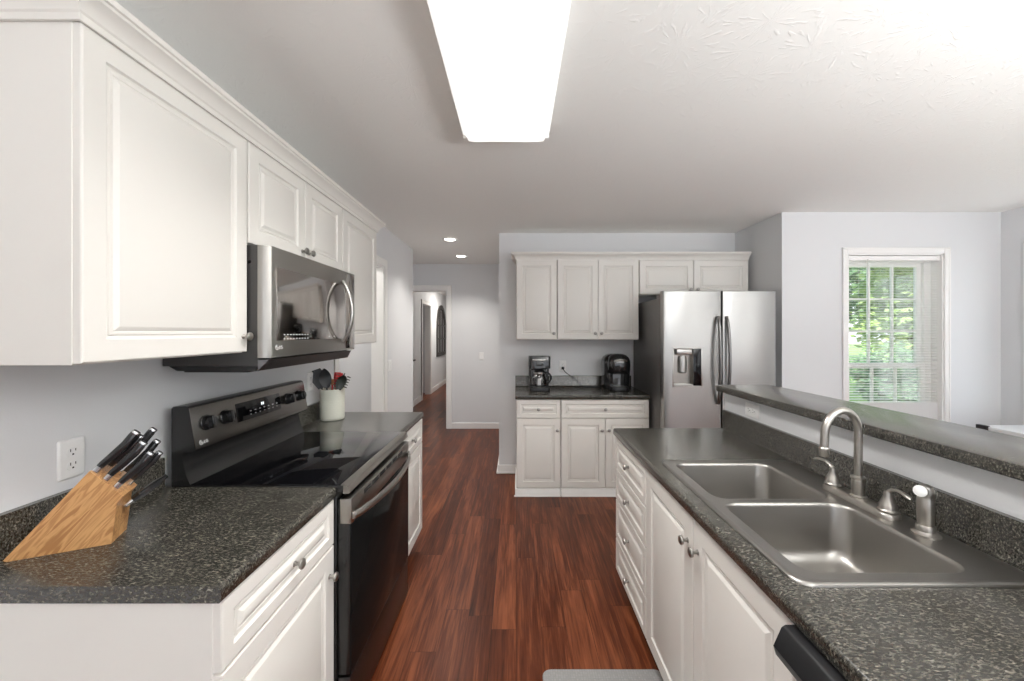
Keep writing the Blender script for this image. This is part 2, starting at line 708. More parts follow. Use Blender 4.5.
def leaf_mat(name, c0, c1):
    m, nt, b = base_mat(name)
    N, L = nt.nodes, nt.links
    geo = N.new('ShaderNodeNewGeometry')
    no = N.new('ShaderNodeTexNoise')
    no.inputs['Scale'].default_value = 2.2
    no.inputs['Detail'].default_value = 4
    L.new(geo.outputs['Position'], no.inputs['Vector'])
    rp = N.new('ShaderNodeValToRGB')
    rp.color_ramp.elements[0].position = 0.3
    rp.color_ramp.elements[0].color = (*c0, 1)
    rp.color_ramp.elements[1].position = 0.7
    rp.color_ramp.elements[1].color = (*c1, 1)
    L.new(no.outputs['Fac'], rp.inputs[0])
    L.new(rp.outputs[0], b.inputs['Base Color'])
    b.inputs['Roughness'].default_value = 0.6
    MAT[name] = m


leaf_mat('leaf_light', (0.20, 0.34, 0.09), (0.48, 0.60, 0.22))
leaf_mat('leaf_dark', (0.09, 0.18, 0.10), (0.24, 0.38, 0.17))
leaf_mat('lawn_green', (0.22, 0.40, 0.10), (0.36, 0.55, 0.16))

# ------------------------------------------------------------------ room shell
CEIL = 2.515
BD = 4.07          # back wall of the kitchen
FW = 5.94          # far wall of the hall
BW = 3.353         # breakfast room wall with the window
XR = 4.188         # breakfast room side wall
XL = -1.30         # kitchen left wall

struct('floor', MB().box((-2.7, -3.5, -0.06), (XR + .12, BW, 0)).box((-2.7, BW, -0.06), (2.42, FW + .12, 0))
       .box((-3.4, FW + .12, -0.06), (-0.9, 13, 0)), MAT['cherry_planks'])
struct('ceiling', MB().box((-2.7, -3.5, CEIL), (XR + .12, BW + .12, CEIL + .08)).box((-2.7, BW + .12, CEIL), (2.42, FW + .12, CEIL + .08))
       .box((-3.4, FW + .12, CEIL), (-0.9, 13, CEIL + .08)), MAT['ceiling_texture'])

OPY0, OPY1, OPZ = 2.83, 3.81, 2.12
struct('wall_left', MB().box((XL - .12, -3.5, 0), (XL, OPY0, CEIL)).box((XL - .12, OPY0, OPZ), (XL, OPY1, CEIL))
       .box((XL - .12, OPY1, 0), (XL, 4.88, CEIL)), MAT['wall_paint'])
struct('wall_pantry', MB().box((-2.3, 2.5, 0), (-2.2, 4.1, CEIL)).box((-2.2, 2.5, 0), (XL - .12, 2.6, CEIL))
       .box((-2.2, 4.0, 0), (XL - .12, 4.1, CEIL)), MAT['wall_paint'])
struct('wall_back', MB().box((-.182, BD, 0), (2.42, BD + .12, CEIL)), MAT['wall_paint'])
struct('wall_hall_side', MB().box((-.182, BD + .12, 0), (-.062, FW, CEIL)), MAT['wall_paint'])
HX0, HX1 = -1.93, -1.062
struct('wall_hall', MB().box((-2.7, FW, 0), (HX0, FW + .12, CEIL)).box((HX1, FW, 0), (-.062, FW + .12, CEIL))
       .box((HX0, FW, OPZ), (HX1, FW + .12, CEIL)), MAT['wall_paint'])
struct('wall_hall_end', MB().box((-2.7, 4.1, 0), (-2.6, FW, CEIL)), MAT['wall_paint'])
CLX = -2.05
struct('wall_corridor_left', MB().box((CLX - .12, FW + .12, 0), (CLX, 8.42, CEIL)).box((CLX - .12, 9.22, 0), (CLX, 13, CEIL))
       .box((CLX - .12, 8.42, 2.1), (CLX, 9.22, CEIL)), MAT['wall_paint'])
struct('wall_corridor_right', MB().box((-1.0, FW + .12, 0), (-.9, 13, CEIL)), MAT['wall_paint'])
struct('wall_corridor_end', MB().box((CLX, 12.9, 0), (-1.0, 13, CEIL)), MAT['wall_paint'])
struct('wall_side_room', MB().box((-3.3, 8.2, 0), (-3.2, 9.5, CEIL)).box((-3.2, 8.2, 0), (CLX - .12, 8.3, CEIL))
       .box((-3.2, 9.4, 0), (CLX - .12, 9.5, CEIL)), MAT['wall_paint'])
struct('wall_alcove', MB().box((2.295, BW, 0), (2.42, BD, CEIL)), MAT['wall_paint'])
WX0, WX1, WZ0, WZ1 = 2.862, 3.69, 0.66, 2.155
struct('wall_window', MB().box((2.42, BW, 0), (WX0, BW + .12, CEIL)).box((WX1, BW, 0), (XR + .12, BW + .12, CEIL))
       .box((WX0, BW, WZ1), (WX1, BW + .12, CEIL)).box((WX0, BW, 0), (WX1, BW + .12, WZ0)), MAT['wall_paint'])
RY0, RY1 = 2.25, 3.13
SY_0, SY_1 = -2.5, -1.5
struct('wall_right', MB().box((XR, -3.5, 0), (XR + .12, SY_0, CEIL)).box((XR, SY_1, 0), (XR + .12, RY0, CEIL))
       .box((XR, SY_0, 2.15), (XR + .12, SY_1, CEIL)).box((XR, SY_0, 0), (XR + .12, SY_1, .7)).box((XR, RY1, 0), (XR + .12, BW, CEIL))
       .box((XR, RY0, 2.15), (XR + .12, RY1, CEIL)).box((XR, RY0, 0), (XR + .12, RY1, .7)), MAT['wall_paint'])
struct('wall_rear', MB().box((-2.7, -3.5, 0), (-.2, -3.38, CEIL)).box((3.35, -3.5, 0), (XR, -3.38, CEIL))
       .box((-.2, -3.5, 2.25), (3.35, -3.38, CEIL)), MAT['wall_paint'])
struct('wall_rear_left', MB().box((-2.7, -3.38, 0), (-2.6, 2.5, CEIL)), MAT['wall_paint'])
PWY = 2.291
struct('wall_bar', MB().box((1.23, -1.2, 0), (1.35, PWY, 1.13)), MAT['wall_paint'], label='half-height grey bar wall between sink counter and breakfast room')


def casing(mb, side, a0, a1, top, plane, w=.07, t=.018, bottom=None, floor=0.0):
    """flat casing with a raised outer bead around an opening"""
    def bx(u0, u1, z0, z1, tt):
        p0, p1 = sorted((plane, plane + (tt if side > 0 else -tt)))
        if casing.axis == 'x':
            mb.box((p0, u0, z0), (p1, u1, z1), .003)
        else:
            mb.box((u0, p0, z0), (u1, p1, z1), .003)
    bx(a0 - w, a0, floor, top + w, t)
    bx(a1, a1 + w, floor, top + w, t)
    bx(a0, a1, top, top + w, t)
    bx(a0 - w, a0 - w + .016, floor, top + w, t + .3 * t)
    bx(a1 + w - .016, a1 + w, floor, top + w, t + .3 * t)
    bx(a0 - w, a1 + w, top + w - .016, top + w, t + .3 * t)
    if bottom is not None:
        bx(a0 - w, a1 + w, bottom - w, bottom, t)


casing.axis = 'x'
m_ = MB()
casing(m_, 1, OPY0, OPY1, OPZ, XL, t=.009)
m_.box((XL - .12, OPY0, 0), (XL, OPY0 + .014, OPZ)).box((XL - .12, OPY1 - .014, 0), (XL, OPY1, OPZ)).box((XL - .12, OPY0, OPZ - .014), (XL, OPY1, OPZ))
struct('trim_1', m_, MAT['white_trim'])
casing.axis = 'y'
m_ = MB()
casing(m_, -1, HX0, HX1, OPZ, FW)
m_.box((HX0, FW, 0), (HX0 + .014, FW + .12, OPZ)).box((HX1 - .014, FW, 0), (HX1, FW + .12, OPZ)).box((HX0, FW, OPZ - .014), (HX1, FW + .12, OPZ))
struct('trim_2', m_, MAT['white_trim'])
casing.axis = 'x'
m_ = MB()
casing(m_, 1, 8.42, 9.22, 2.1, CLX, w=.085)
m_.box((CLX - .12, 8.42, 0), (CLX, 8.434, 2.1)).box((CLX - .12, 9.206, 0), (CLX, 9.22, 2.1))
struct('trim_3', m_, MAT['white_trim'])


def base_run(name, segs, h=.088, t=.014):
    mb = MB()
    for (lo, hi) in segs:
        mb.box((lo[0], lo[1], 0), (hi[0], hi[1], h), .004)
        dx, dy = hi[0] - lo[0], hi[1] - lo[1]
    return struct(name, mb, MAT['white_trim'])


base_run('baseboard_hall', [((HX1 + .07, FW - .014), (-.182, FW))])
base_run('baseboard_back', [((-.196, BD - .014), (0.0, BD)), ((-.196, BD), (-.182, FW - .014))])
base_run('baseboard_left', [((XL, OPY1 + .07), (XL + .014, 4.88))])
base_run('baseboard_corridor', [((CLX, FW + .13), (CLX + .014, 8.335)), ((CLX, 9.305), (CLX + .014, 12.9)), ((CLX + .014, 12.886), (-1.0, 12.9))], h=.12)
base_run('baseboard_window', [((2.43, BW - .014), (XR, BW)), ((XR - .014, 0), (XR, BW - .014))])

# quarter-round under the back wall baseboard
struct('trim_4', MB().box((-.208, BD - .026, 0), (-.012, BD - .014, .018), .004).box((-.208, BD - .014, 0), (-.196, FW - .03, .018), .004), MAT['white_trim'])

# door of the hall doorway, swung into the corridor
d = bpy.data.objects.new('door_1', None)
C.objects.link(d)
d['kind'] = 'structure'
d['label'] = 'white hall door standing open into the corridor'
ROOT[d.name] = Matrix.Identity(4)
part('door_leaf', MB().box((HX0 + .025, FW + .13, .01), (HX0 + .065, FW + .13 + .80, 2.09), .003), MAT['white_trim'], d)
lv = MB()
lv.lathe([(.026, 0), (.026, .006), (.012, .01), (.012, .075)], (HX0 + .065, FW + .86, .985), (1, 0, 0), 16)
lv.tube([(HX0 + .150, FW + .872, .985), (HX0 + .152, FW + .83, .985), (HX0 + .152, FW + .75, .982)], [.015, .014, .011], 10)
part('door_handle', lv, MAT['arch_frame'], d, 'dark lever handle')

# ------------------------------------------------------------------ window on the breakfast room wall
win = bpy.data.objects.new('window_1', None)
C.objects.link(win)
win['kind'] = 'structure'
win['label'] = 'white double-hung window with grid panes overlooking the green garden'
ROOT[win.name] = Matrix.Identity(4)
m_ = MB()
casing.axis = 'y'
casing(m_, -1, WX0, WX1, WZ1, BW, w=.050, t=.012, bottom=WZ0, floor=WZ0 - .062)
part('window_casing', m_, MAT['white_trim'], win)
m_ = MB()
m_.box((WX0, BW, WZ0), (WX0 + .012, BW + .14, WZ1)).box((WX1 - .012, BW, WZ0), (WX1, BW + .14, WZ1))
m_.box((WX0, BW, WZ1 - .012), (WX1, BW + .14, WZ1)).box((WX0, BW - .02, WZ0), (WX1, BW + .14, WZ0 + .02))
part('window_jamb', m_, MAT['white_trim'], win)


def sash(x0, x1, z0, z1, y, cols, rows, st=.045, depth=.03):
    mb = MB()
    mb.box((x0, y, z0), (x0 + st, y + depth, z1), .003).box((x1 - st, y, z0), (x1, y + depth, z1), .003)
    mb.box((x0 + st, y, z1 - .035), (x1 - st, y + depth, z1), .003).box((x0 + st, y, z0), (x1 - st, y + depth, z0 + .04), .003)
    fr = part('sash', mb, MAT['white_trim'], win)
    mm = MB()
    gx0, gx1, gz0, gz1 = x0 + st, x1 - st, z0 + .04, z1 - .035
    for i in range(1, cols):
        xx = gx0 + (gx1 - gx0) * i / cols
        mm.box((xx - .009, y + .004, gz0), (xx + .009, y + depth - .004, gz1), .003)
    for i in range(1, rows):
        zz = gz0 + (gz1 - gz0) * i / rows
        mm.box((gx0, y + .005, zz - .009), (gx1, y + depth - .005, zz + .009), .003)
    part('muntin_grid', mm, MAT['white_trim'], fr)
    part('glass_pane', MB().box((gx0, y + .013, gz0), (gx1, y + .017, gz1)), MAT['window_glass'], fr, 'clear glass')


sash(2.90, 3.615, 1.155, 2.095, 3.462, 3, 3)
sash(2.90, 3.615, .69, 1.20, 3.43, 3, 1)
m_ = MB()
m_.box((3.615, 3.44, WZ0 + .02), (WX1 - .012, 3.49, WZ1 - .012), .003).box((WX0 + .012, 3.44, WZ0 + .02), (2.90, 3.49, WZ1 - .012), .003)
m_.box((2.90, 3.44, 2.095), (3.615, 3.49, WZ1 - .012), .003)
part('window_frame', m_, MAT['white_trim'], win)

bl = thing('window_blind', 'white mini blind lowered over the breakfast room window, slats open', 'blind', (3.28, 3.39, WZ0 + .02))
part('headrail', MB().box((WX0 + .02, 3.372, 2.10), (WX1 - .02, 3.408, 2.14), .003).box((WX0 + .014, 3.368, 2.098), (WX0 + .03, 3.412, 2.143), .002).box((WX1 - .03, 3.368, 2.098), (WX1 - .014, 3.412, 2.143), .002), MAT['slat_white'], bl)
sl = MB()
z = 2.085
while z > .87:
    sl.rings([[(WX0 + .02, 3.378, z - .0015), (WX0 + .02, 3.390, z + .0015), (WX0 + .02, 3.402, z + .0015), (WX0 + .02, 3.402, z + .0008), (WX0 + .02, 3.390, z + .0008), (WX0 + .02, 3.378, z - .0022)],
              [(WX1 - .02, 3.378, z - .0015), (WX1 - .02, 3.390, z + .0015), (WX1 - .02, 3.402, z + .0015), (WX1 - .02, 3.402, z + .0008), (WX1 - .02, 3.390, z + .0008), (WX1 - .02, 3.378, z - .0022)]])
    z -= .0225
part('slats', sl, MAT['slat_white'], bl)
st_ = MB()
z = .862
while z > .71:
    st_.box((WX0 + .02, 3.377, z - .004), (WX1 - .02, 3.403, z), .001, 1)
    z -= .0058
part('stacked_slats', st_, MAT['slat_white'], bl)
part('bottom_rail', MB().box((WX0 + .02, 3.376, .682), (WX1 - .02, 3.404, .706), .004), MAT['slat_white'], bl)
part('tilt_wand', MB().tube([(3.045, 3.362, 2.11), (3.045, 3.36, 1.60)], .0035, 8), MAT['handle_steel'], bl, 'thin grey wand')
lc = MB()
for xx in (2.98, 3.28, 3.60):
    lc.tube([(xx, 3.377, 2.10), (xx, 3.377, .70)], .0008, 4)
part('ladder_cords', lc, MAT['slat_white'], bl)

# second window of the breakfast room, its edge just enters the frame
w2 = bpy.data.objects.new('window_2', None)
C.objects.link(w2)
w2['kind'] = 'structure'
ROOT[w2.name] = Matrix.Identity(4)
m_ = MB()
casing.axis = 'x'
casing(m_, -1, RY0, RY1, 2.15, XR, w=.062, t=.016, bottom=.7, floor=.64)
part('window_casing', m_, MAT['white_trim'], w2)
m_ = MB()
n_ = 3
for i in range(n_ + 1):
    yy = RY0 + (RY1 - RY0 - .05) * i / n_
    m_.box((XR + .06, yy, .7), (XR + .10, yy + .05, 2.15), .003)
m_.box((XR + .06, RY0, .7), (XR + .10, RY1, .75), .003).box((XR + .06, RY0, 2.10), (XR + .10, RY1, 2.15), .003).box((XR + .06, RY0, 1.4), (XR + .10, RY1, 1.44), .003)
part('sash', m_, MAT['white_trim'], w2)
w3 = bpy.data.objects.new('reflection_opening', None)  # added unseen window, placed to put a bright band on the refrigerator door
C.objects.link(w3)
w3['kind'] = 'structure'
ROOT[w3.name] = Matrix.Identity(4)
m_ = MB()
casing(m_, -1, SY_0, SY_1, 2.15, XR, w=.062, t=.016, bottom=.7, floor=.64)
part('window_casing', m_, MAT['white_trim'], w3)

# ------------------------------------------------------------------ cabinets


def panel_front(w, h, t=.02, inset=.055):
    mb = MB()
    a = inset
    prof = [(0, 0), (0, t - .004), (.0012, t - .0012), (.004, t), (a, t), (a + .004, t - .006), (a + .010, t - .008),
            (a + .0125, t - .0050), (a + .0185, t - .0050), (a + .021, t - .0065), (a + .031, t - .0012), (a + .034, t - .0003)]
    rs = []
    for ins, dpt in prof:
        rs.append([(ins, ins, dpt), (w - ins, ins, dpt), (w - ins, h - ins, dpt), (ins, h - ins, dpt)])
    return mb.rings(rs)


KNOB = [(.0085, 0), (.0085, .002), (.0055, .004), (.005, .013), (.008, .016), (.0135, .019), (.0155, .023), (.0145, .027), (.009, .030), (.003, .031)]


def add_front(kind, root, O, orient, w, h, knob=None, inset=.055, knob2=None):
    """O = lower corner (start of the width axis); knob = (u, v) on the front"""
    M = frame(O, *orient)
    mb = MB().add(panel_front(w, h, inset=inset), M)
    fr = part(kind, mb, MAT['white_lacquer'], root, smooth=20)
    if knob:
        p = M @ Vector((knob[0], knob[1], .0195))
        part('knob', MB().lathe(KNOB, p, orient[1], 18), MAT['nickel'], fr, 'nickel knob')
    return fr


G = .0015
FX = -.68     # left base cabinets: face frame plane
# near left base cabinet
c = thing('base_cabinet', 'white base cabinet by the knife block, one drawer over one door', 'cabinet', (-.99, 1.137, 0), 0, 'white base cabinets')
part('body', MB().box((XL + .004, .868, .10), (FX, 1.407, .874), .001, 1), MAT['white_lacquer'], c)
part('toe_kick', MB().box((XL + .004, .872, 0), (FX - .06, 1.403, .10)), MAT['white_lacquer'], c)
add_front('drawer', c, (FX, .870, .713), LEFT, .535, .158, (.285, .075), .036)
add_front('door', c, (FX, .870, .104), LEFT, .535, .603, (.500, .51), .06)
# far left base cabinet
c = thing('base_cabinet', 'white base cabinet at the far end of the range, drawer above door', 'cabinet', (-.99, 2.453, 0), 0, 'white base cabinets')
part('body', MB().box((XL + .004, 2.18, .10), (FX, 2.726, .874), .001, 1), MAT['white_lacquer'], c)
part('toe_kick', MB().box((XL + .004, 2.184, 0), (FX - .06, 2.722, .10)), MAT['white_lacquer'], c)
add_front('drawer', c, (FX, 2.182, .713), LEFT, .542, .158, (.271, .079), .036)
add_front('door', c, (FX, 2.182, .104), LEFT, .542, .603, (.04, .54), .06)

# back base cabinets (floor-length base board)
BY = 3.505
c = thing('base_cabinet', 'narrow white base cabinet under the coffee maker, single door and drawer', 'cabinet', (.2, 3.78, 0), 0, 'white base cabinets')
part('body', MB().box((0.0, BY, .0), (.398, BD - .004, .874), .001, 1), MAT['white_lacquer'], c)
add_front('drawer', c, (.002, BY, .705), BACK, .394, .160, (.197, .080), .036)
add_front('door', c, (.002, BY, .078), BACK, .394, .620, (.365, .52), .055)
part('base_board', MB().box((-.012, BY - .022, 0), (.398, BY, .070), .003).box((-.012, BY, 0), (0, BD - .03, .070), .003)
     .box((-.022, BY - .032, 0), (.398, BY - .022, .016), .004), MAT['white_trim'], c)
c = thing('base_cabinet', 'wide white base cabinet beside the refrigerator, long drawer over two doors', 'cabinet', (.8, 3.78, 0), 0, 'white base cabinets')
part('body', MB().box((.402, BY, .0), (1.194, BD - .004, .874), .001, 1), MAT['white_lacquer'], c)
add_front('drawer', c, (.404, BY, .705), BACK, .788, .160, (.394, .080), .036)
add_front('door', c, (.404, BY, .078), BACK, .392, .620, (.363, .52), .055)
add_front('door', c, (.800, BY, .078), BACK, .392, .620, (.029, .52), .055)
part('base_board', MB().box((.402, BY - .022, 0), (1.194, BY, .070), .003).box((.402, BY - .032, 0), (1.194, BY - .022, .016), .004), MAT['white_trim'], c)

# right run: drawer bank, sink base
RX = .598
c = thing('drawer_cabinet', 'white four-drawer base cabinet at the end of the sink counter', 'cabinet', (.9, 1.995, 0))
part('body', MB().box((RX, 1.733, .10), (1.226, 2.262, .874), .001, 1), MAT['white_lacquer'], c)
part('toe_kick', MB().box((RX + .06, 1.733, 0), (1.226, 2.25, .10)), MAT['white_lacquer'], c)
for z0, z1 in ((.695, .868), (.515, .689), (.290, .509), (.104, .284)):
    add_front('drawer', c, (RX, 2.258, z0), RIGHT, .521, z1 - z0, (.26, (z1 - z0) / 2), .032)
c = thing('sink_cabinet', 'white sink base cabinet with two tall doors below the sink', 'cabinet', (.9, 1.27, 0))
sb_ = MB()
sb_.box((RX, .808, .10), (RX + .018, 1.731, .874)).box((RX, .808, .10), (1.226, .826, .874)).box((RX, 1.713, .10), (1.226, 1.731, .874))
sb_.box((RX, .808, .10), (1.226, 1.731, .118)).box((1.21, .808, .10), (1.226, 1.731, .874))
part('body', sb_, MAT['white_lacquer'], c)
part('toe_kick', MB().box((RX + .06, .812, 0), (1.226, 1.727, .10)), MAT['white_lacquer'], c)
add_front('door', c, (RX, 1.729, .104), RIGHT, .457, .764, (.420, .672), .06)
add_front('door', c, (RX, 1.268, .104), RIGHT, .457, .764, (.032, .672), .06)

# left uppers
UX = -.995
UB, UT = 1.403, 2.20
c = thing('wall_cabinet', 'large single-door white wall cabinet over the knife block', 'cabinet', (-1.15, 1.14, UB), 0, 'white wall cabinets')
part('body', MB().box((XL + .003, .868, UB), (UX, 1.408, UT), .001, 1), MAT['white_lacquer'], c)
add_front('door', c, (UX, .870, UB + .004), LEFT, .536, .766, (.515, .055), .052)
c = thing('wall_cabinet', 'short two-door white wall cabinet over the microwave', 'cabinet', (-1.15, 1.79, 1.80), 0, 'white wall cabinets')
part('body', MB().box((XL + .003, 1.412, 1.80), (UX, 2.176, UT), .001, 1), MAT['white_lacquer'], c)
add_front('door', c, (UX, 1.414, 1.804), LEFT, .378, .369, (.352, .042), .055)
add_front('door', c, (UX, 1.796, 1.804), LEFT, .378, .369, (.026, .042), .055)
c = thing('wall_cabinet', 'white wall cabinet past the microwave, above the utensil crock', 'cabinet', (-1.15, 2.445, UB), 0, 'white wall cabinets')
part('body', MB().box((XL + .003, 2.18, UB), (UX, 2.71, UT), .001, 1), MAT['white_lacquer'], c)
add_front('door', c, (UX, 2.182, UB + .004), LEFT, .526, .766, (.026, .055), .055)

# back uppers
UY = 3.765
c = thing('wall_cabinet', 'single-door white wall cabinet above the coffee maker', 'cabinet', (.2, 3.92, UB), 0, 'white wall cabinets')
part('body', MB().box((0.0, UY, UB), (.392, BD - .003, UT), .001, 1), MAT['white_lacquer'], c)
add_front('door', c, (.002, UY, UB + .004), BACK, .388, .766, (.358, .058), .055)
c = thing('wall_cabinet', 'two-door white wall cabinet above the single-serve brewer', 'cabinet', (.79, 3.92, UB), 0, 'white wall cabinets')
part('body', MB().box((.396, UY, UB), (1.182, BD - .003, UT), .001, 1), MAT['white_lacquer'], c)
add_front('door', c, (.398, UY, UB + .004), BACK, .390, .766, (.360, .058), .055)
add_front('door', c, (.790, UY, UB + .004), BACK, .390, .766, (.030, .058), .055)
c = thing('wall_cabinet', 'short two-door white wall cabinet over the refrigerator', 'cabinet', (1.72, 3.92, 1.84), 0, 'white wall cabinets')
part('body', MB().box((1.186, UY, 1.84), (2.250, BD - .003, UT), .001, 1), MAT['white_lacquer'], c)
add_front('door', c, (1.190, UY, 1.844), BACK, .520, .325, (.488, .045), .055)
add_front('door', c, (1.714, UY, 1.844), BACK, .524, .325, (.032, .045), .055)


def crown(path, outs, prof):
    """sweep a crown profile (out, z) along a plan path with mitred corners"""
    mb = MB()
    rs = []
    for (p, o) in zip(path, outs):
        rs.append([(p[0] + o[0] * q, p[1] + o[1] * q, zz) for q, zz in prof])
    return mb.rings(rs)


CP = [(0.0, 2.172), (.006, 2.172), (.008, 2.186), (.012, 2.190), (.014, 2.196), (.022, 2.208), (.034, 2.220), (.038, 2.222), (.040, 2.228), (.046, 2.230), (.048, 2.243), (0.0, 2.243)]
solo('crown_molding', crown([(XL + .003, .866), (UX + .021, .866), (UX + .021, 2.712), (XL + .003, 2.712)], [(0, -1), (1, -1), (1, 1), (0, 1)], CP),
     MAT['white_lacquer'], 'white stepped crown molding along the cabinets over the range', 'molding', smooth=20)
solo('crown_molding', crown([(-.002, BD - .003), (-.002, UY - .021), (2.238, UY - .021), (2.238, UY + .1)], [(-1, 0), (-1, -1), (.12, -1), (.12, 0)], CP),
     MAT['white_lacquer'], 'white crown molding on the cabinets over the refrigerator', 'molding', smooth=20)

# ------------------------------------------------------------------ countertops
CT, CB = .914, .876


def nose(sgn, x, top=CT, bot=CB):
    """rounded front edge profile going from the underside to the top, nose pointing along sgn"""
    pts = [(x - sgn * .03, bot), (x - sgn * .004, bot), (x, bot + .005)]
    for k in range(7):
        a = math.radians(90 * k / 6)
        pts.append((x - sgn * .012 + sgn * .012 * math.cos(a), top - .012 + .012 * math.sin(a)))
    return pts


def cove(sgn, xb, xw, top=CT, bs=1.022):
    """backsplash rising from the deck with a small cove; xb = splash face, xw = wall"""
    return [(xb + sgn * .012, top), (xb + sgn * .004, top + .003), (xb, top + .012), (xb, bs - .006), (xb - sgn * .003, bs), (xw, bs)]


def counter_y(name, label, sgn, xn, xb, xw, y0, y1):
    poly = nose(sgn, xn) + cove(sgn, xb, xw) + [(xw, CB)]
    mb = MB().prism(poly, lambda p: (p[0], y0, p[1]), lambda p: (p[0], y1, p[1]))
    return solo(name, mb, MAT['dark_laminate'], label, 'countertop', smooth=40)


counter_y('countertop', 'dark speckled laminate countertop under the knife block', 1, -.655, -1.276, XL + .002, .860, 1.4095)
counter_y('countertop', 'short dark laminate countertop under the utensil crock', 1, -.655, -1.276, XL + .002, 2.1745, 2.736)
poly = [(q, zz) for q, zz in nose(-1, 3.470)] + [(3.9, CT)] + [(q, zz) for q, zz in cove(-1, BD - .024, BD - .002)] + [(BD - .002, CB)]
solo('countertop', MB().prism(poly, lambda p: (-.010, p[0], p[1]), lambda p: (1.197, p[0], p[1])), MAT['dark_laminate'],
     'dark laminate countertop carrying the two coffee machines', 'countertop', smooth=40)
# sink counter with a cut-out
SX0, SX1, SY0, SY1 = .622, 1.185, .855, 1.696
CY0, CY1 = -.6, 2.276
cx0, cx1, cy0, cy1 = SX0 + .022, SX1 - .03, SY0 + .022, SY1 - .022
mb = MB()
poly = nose(-1, .568) + [(cx0, CT), (cx0, CB)]
mb.prism(poly, lambda p: (p[0], CY0, p[1]), lambda p: (p[0], CY1, p[1]))
poly = [(cx1, CB), (cx1, CT)] + cove(-1, 1.208, 1.2285) + [(1.2285, CB)]
mb.prism(poly, lambda p: (p[0], CY0, p[1]), lambda p: (p[0], CY1, p[1]))
mb.box((cx0, CY0, CB), (cx1, cy0, CT)).box((cx0, cy1, CB), (cx1, CY1, CT))
solo('countertop', mb, MAT['dark_laminate'], 'long dark speckled laminate countertop holding the sink', 'countertop', smooth=40)
# raised bar top
poly = [(1.17 + .02, 1.1315), (1.176, 1.1315), (1.17, 1.137), (1.17, 1.160), (1.1735, 1.167), (1.182, 1.17), (1.478, 1.17), (1.487, 1.166), (1.49, 1.158), (1.49, 1.137), (1.484, 1.1315)]
solo('bar_top', MB().prism(poly, lambda p: (p[0], -1.25, p[1]), lambda p: (p[0], 2.27, p[1])), MAT['dark_laminate'],
     'raised dark laminate bar top on the half wall behind the sink', 'countertop', smooth=40)

# ------------------------------------------------------------------ text helper


def text_mb(txt, size, M, ext=.0004):
    cu = bpy.data.curves.new('lettering', 'FONT')
    cu.body = txt
    cu.size = size
    cu.extrude = ext
    cu.resolution_u = 3
    ob = bpy.data.objects.new('lettering', cu)
    C.objects.link(ob)
    bpy.context.view_layer.update()
    me = bpy.data.meshes.new_from_object(ob)
    me.transform(M)
    mb = MB()
    mb.bm.from_mesh(me)
    bpy.data.objects.remove(ob)
    bpy.data.curves.remove(cu)
    bpy.data.meshes.remove(me)
    return mb


def round_mark(M, r):
    """small round emblem: a ring open at one side, a dot and a hook inside"""
    mb = MB()
    def arc(r0, r1, a0, a1, n=20):
        ps = [(r1 * math.cos(math.radians(a0 + (a1 - a0) * k / n)), r1 * math.sin(math.radians(a0 + (a1 - a0) * k / n))) for k in range(n + 1)]
        ps += [(r0 * math.cos(math.radians(a0 + (a1 - a0) * k / n)), r0 * math.sin(math.radians(a0 + (a1 - a0) * k / n))) for k in range(n, -1, -1)]
        mb.prism(ps, lambda p: M @ Vector((p[0], p[1], 0)), lambda p: M @ Vector((p[0], p[1], .0008)))
    arc(r * .82, r, 80, 360)
    def rect(x0, y0, x1, y1):
        mb.prism([(x0, y0), (x1, y0), (x1, y1), (x0, y1)], lambda p: M @ Vector((p[0], p[1], 0)), lambda p: M @ Vector((p[0], p[1], .0008)))
    rect(-.08 * r, -.45 * r, .06 * r, .45 * r)
    rect(.06 * r, -.45 * r, .38 * r, -.31 * r)
    rect(.3 * r, -.07 * r, .82 * r, .07 * r)
    mb.prism([(-.42 * r + .14 * r * math.cos(2 * PI * k / 10), .3 * r + .14 * r * math.sin(2 * PI * k / 10)) for k in range(10)],
             lambda p: M @ Vector((p[0], p[1], 0)), lambda p: M @ Vector((p[0], p[1], .0008)))
    return mb


# ------------------------------------------------------------------ range
y0, y1 = 1.4135, 2.1705
rg = thing('range', 'black stainless electric range with glass cooktop and bow handle', 'range', (-.95, 1.79, 0))
part('body', MB().box((-1.255, y0, .0), (-.655, y1, .895), .003), MAT['black_enamel'], rg)
ck = part('cooktop', MB().box((-1.20, y0 - .001, .895), (-.632, y1 + .001, .9175), .003), MAT['black_enamel'], rg)
part('cooktop_glass', MB().box((-1.185, y0 + .004, .9175), (-.640, y1 - .004, .9215), .0015), MAT['black_glass'], ck, 'glossy black glass')
part('front_trim', MB().prism([(-.632, .888), (-.612, .888), (-.607, .894), (-.612, .914), (-.622, .921), (-.640, .9216), (-.640, .9175), (-.632, .9175)],
                              lambda p: (p[0], y0 + .001, p[1]), lambda p: (p[0], y1 - .001, p[1])), MAT['black_steel_light'], ck)
bgp = [(-1.257, .895), (-1.257, 1.198), (-1.250, 1.206), (-1.206, 1.208), (-1.196, 1.203), (-1.170, 1.046), (-1.176, 1.040), (-1.216, 1.038),
       (-1.220, 1.022), (-1.202, .950), (-1.190, .925), (-1.186, .916), (-1.190, .895)]
bg = part('backguard', MB().prism(bgp, lambda p: (p[0], y0, p[1]), lambda p: (p[0], y1, p[1])), MAT['black_enamel'], rg)
# slanted control panel frame: u along y, v up the slope
vt, vb = Vector((-1.196, 0, 1.203)), Vector((-1.170, 0, 1.046))
slope = (vt - vb).normalized()
nrm = Vector((slope.z, 0, -slope.x))


def panelM(y, s, lift=0.0):
    o = vb + slope * s + nrm * lift
    M = Matrix((Vector((0, 1, 0)), slope, nrm)).transposed().to_4x4()
    M.translation = Vector((o.x, y, o.z))
    return M


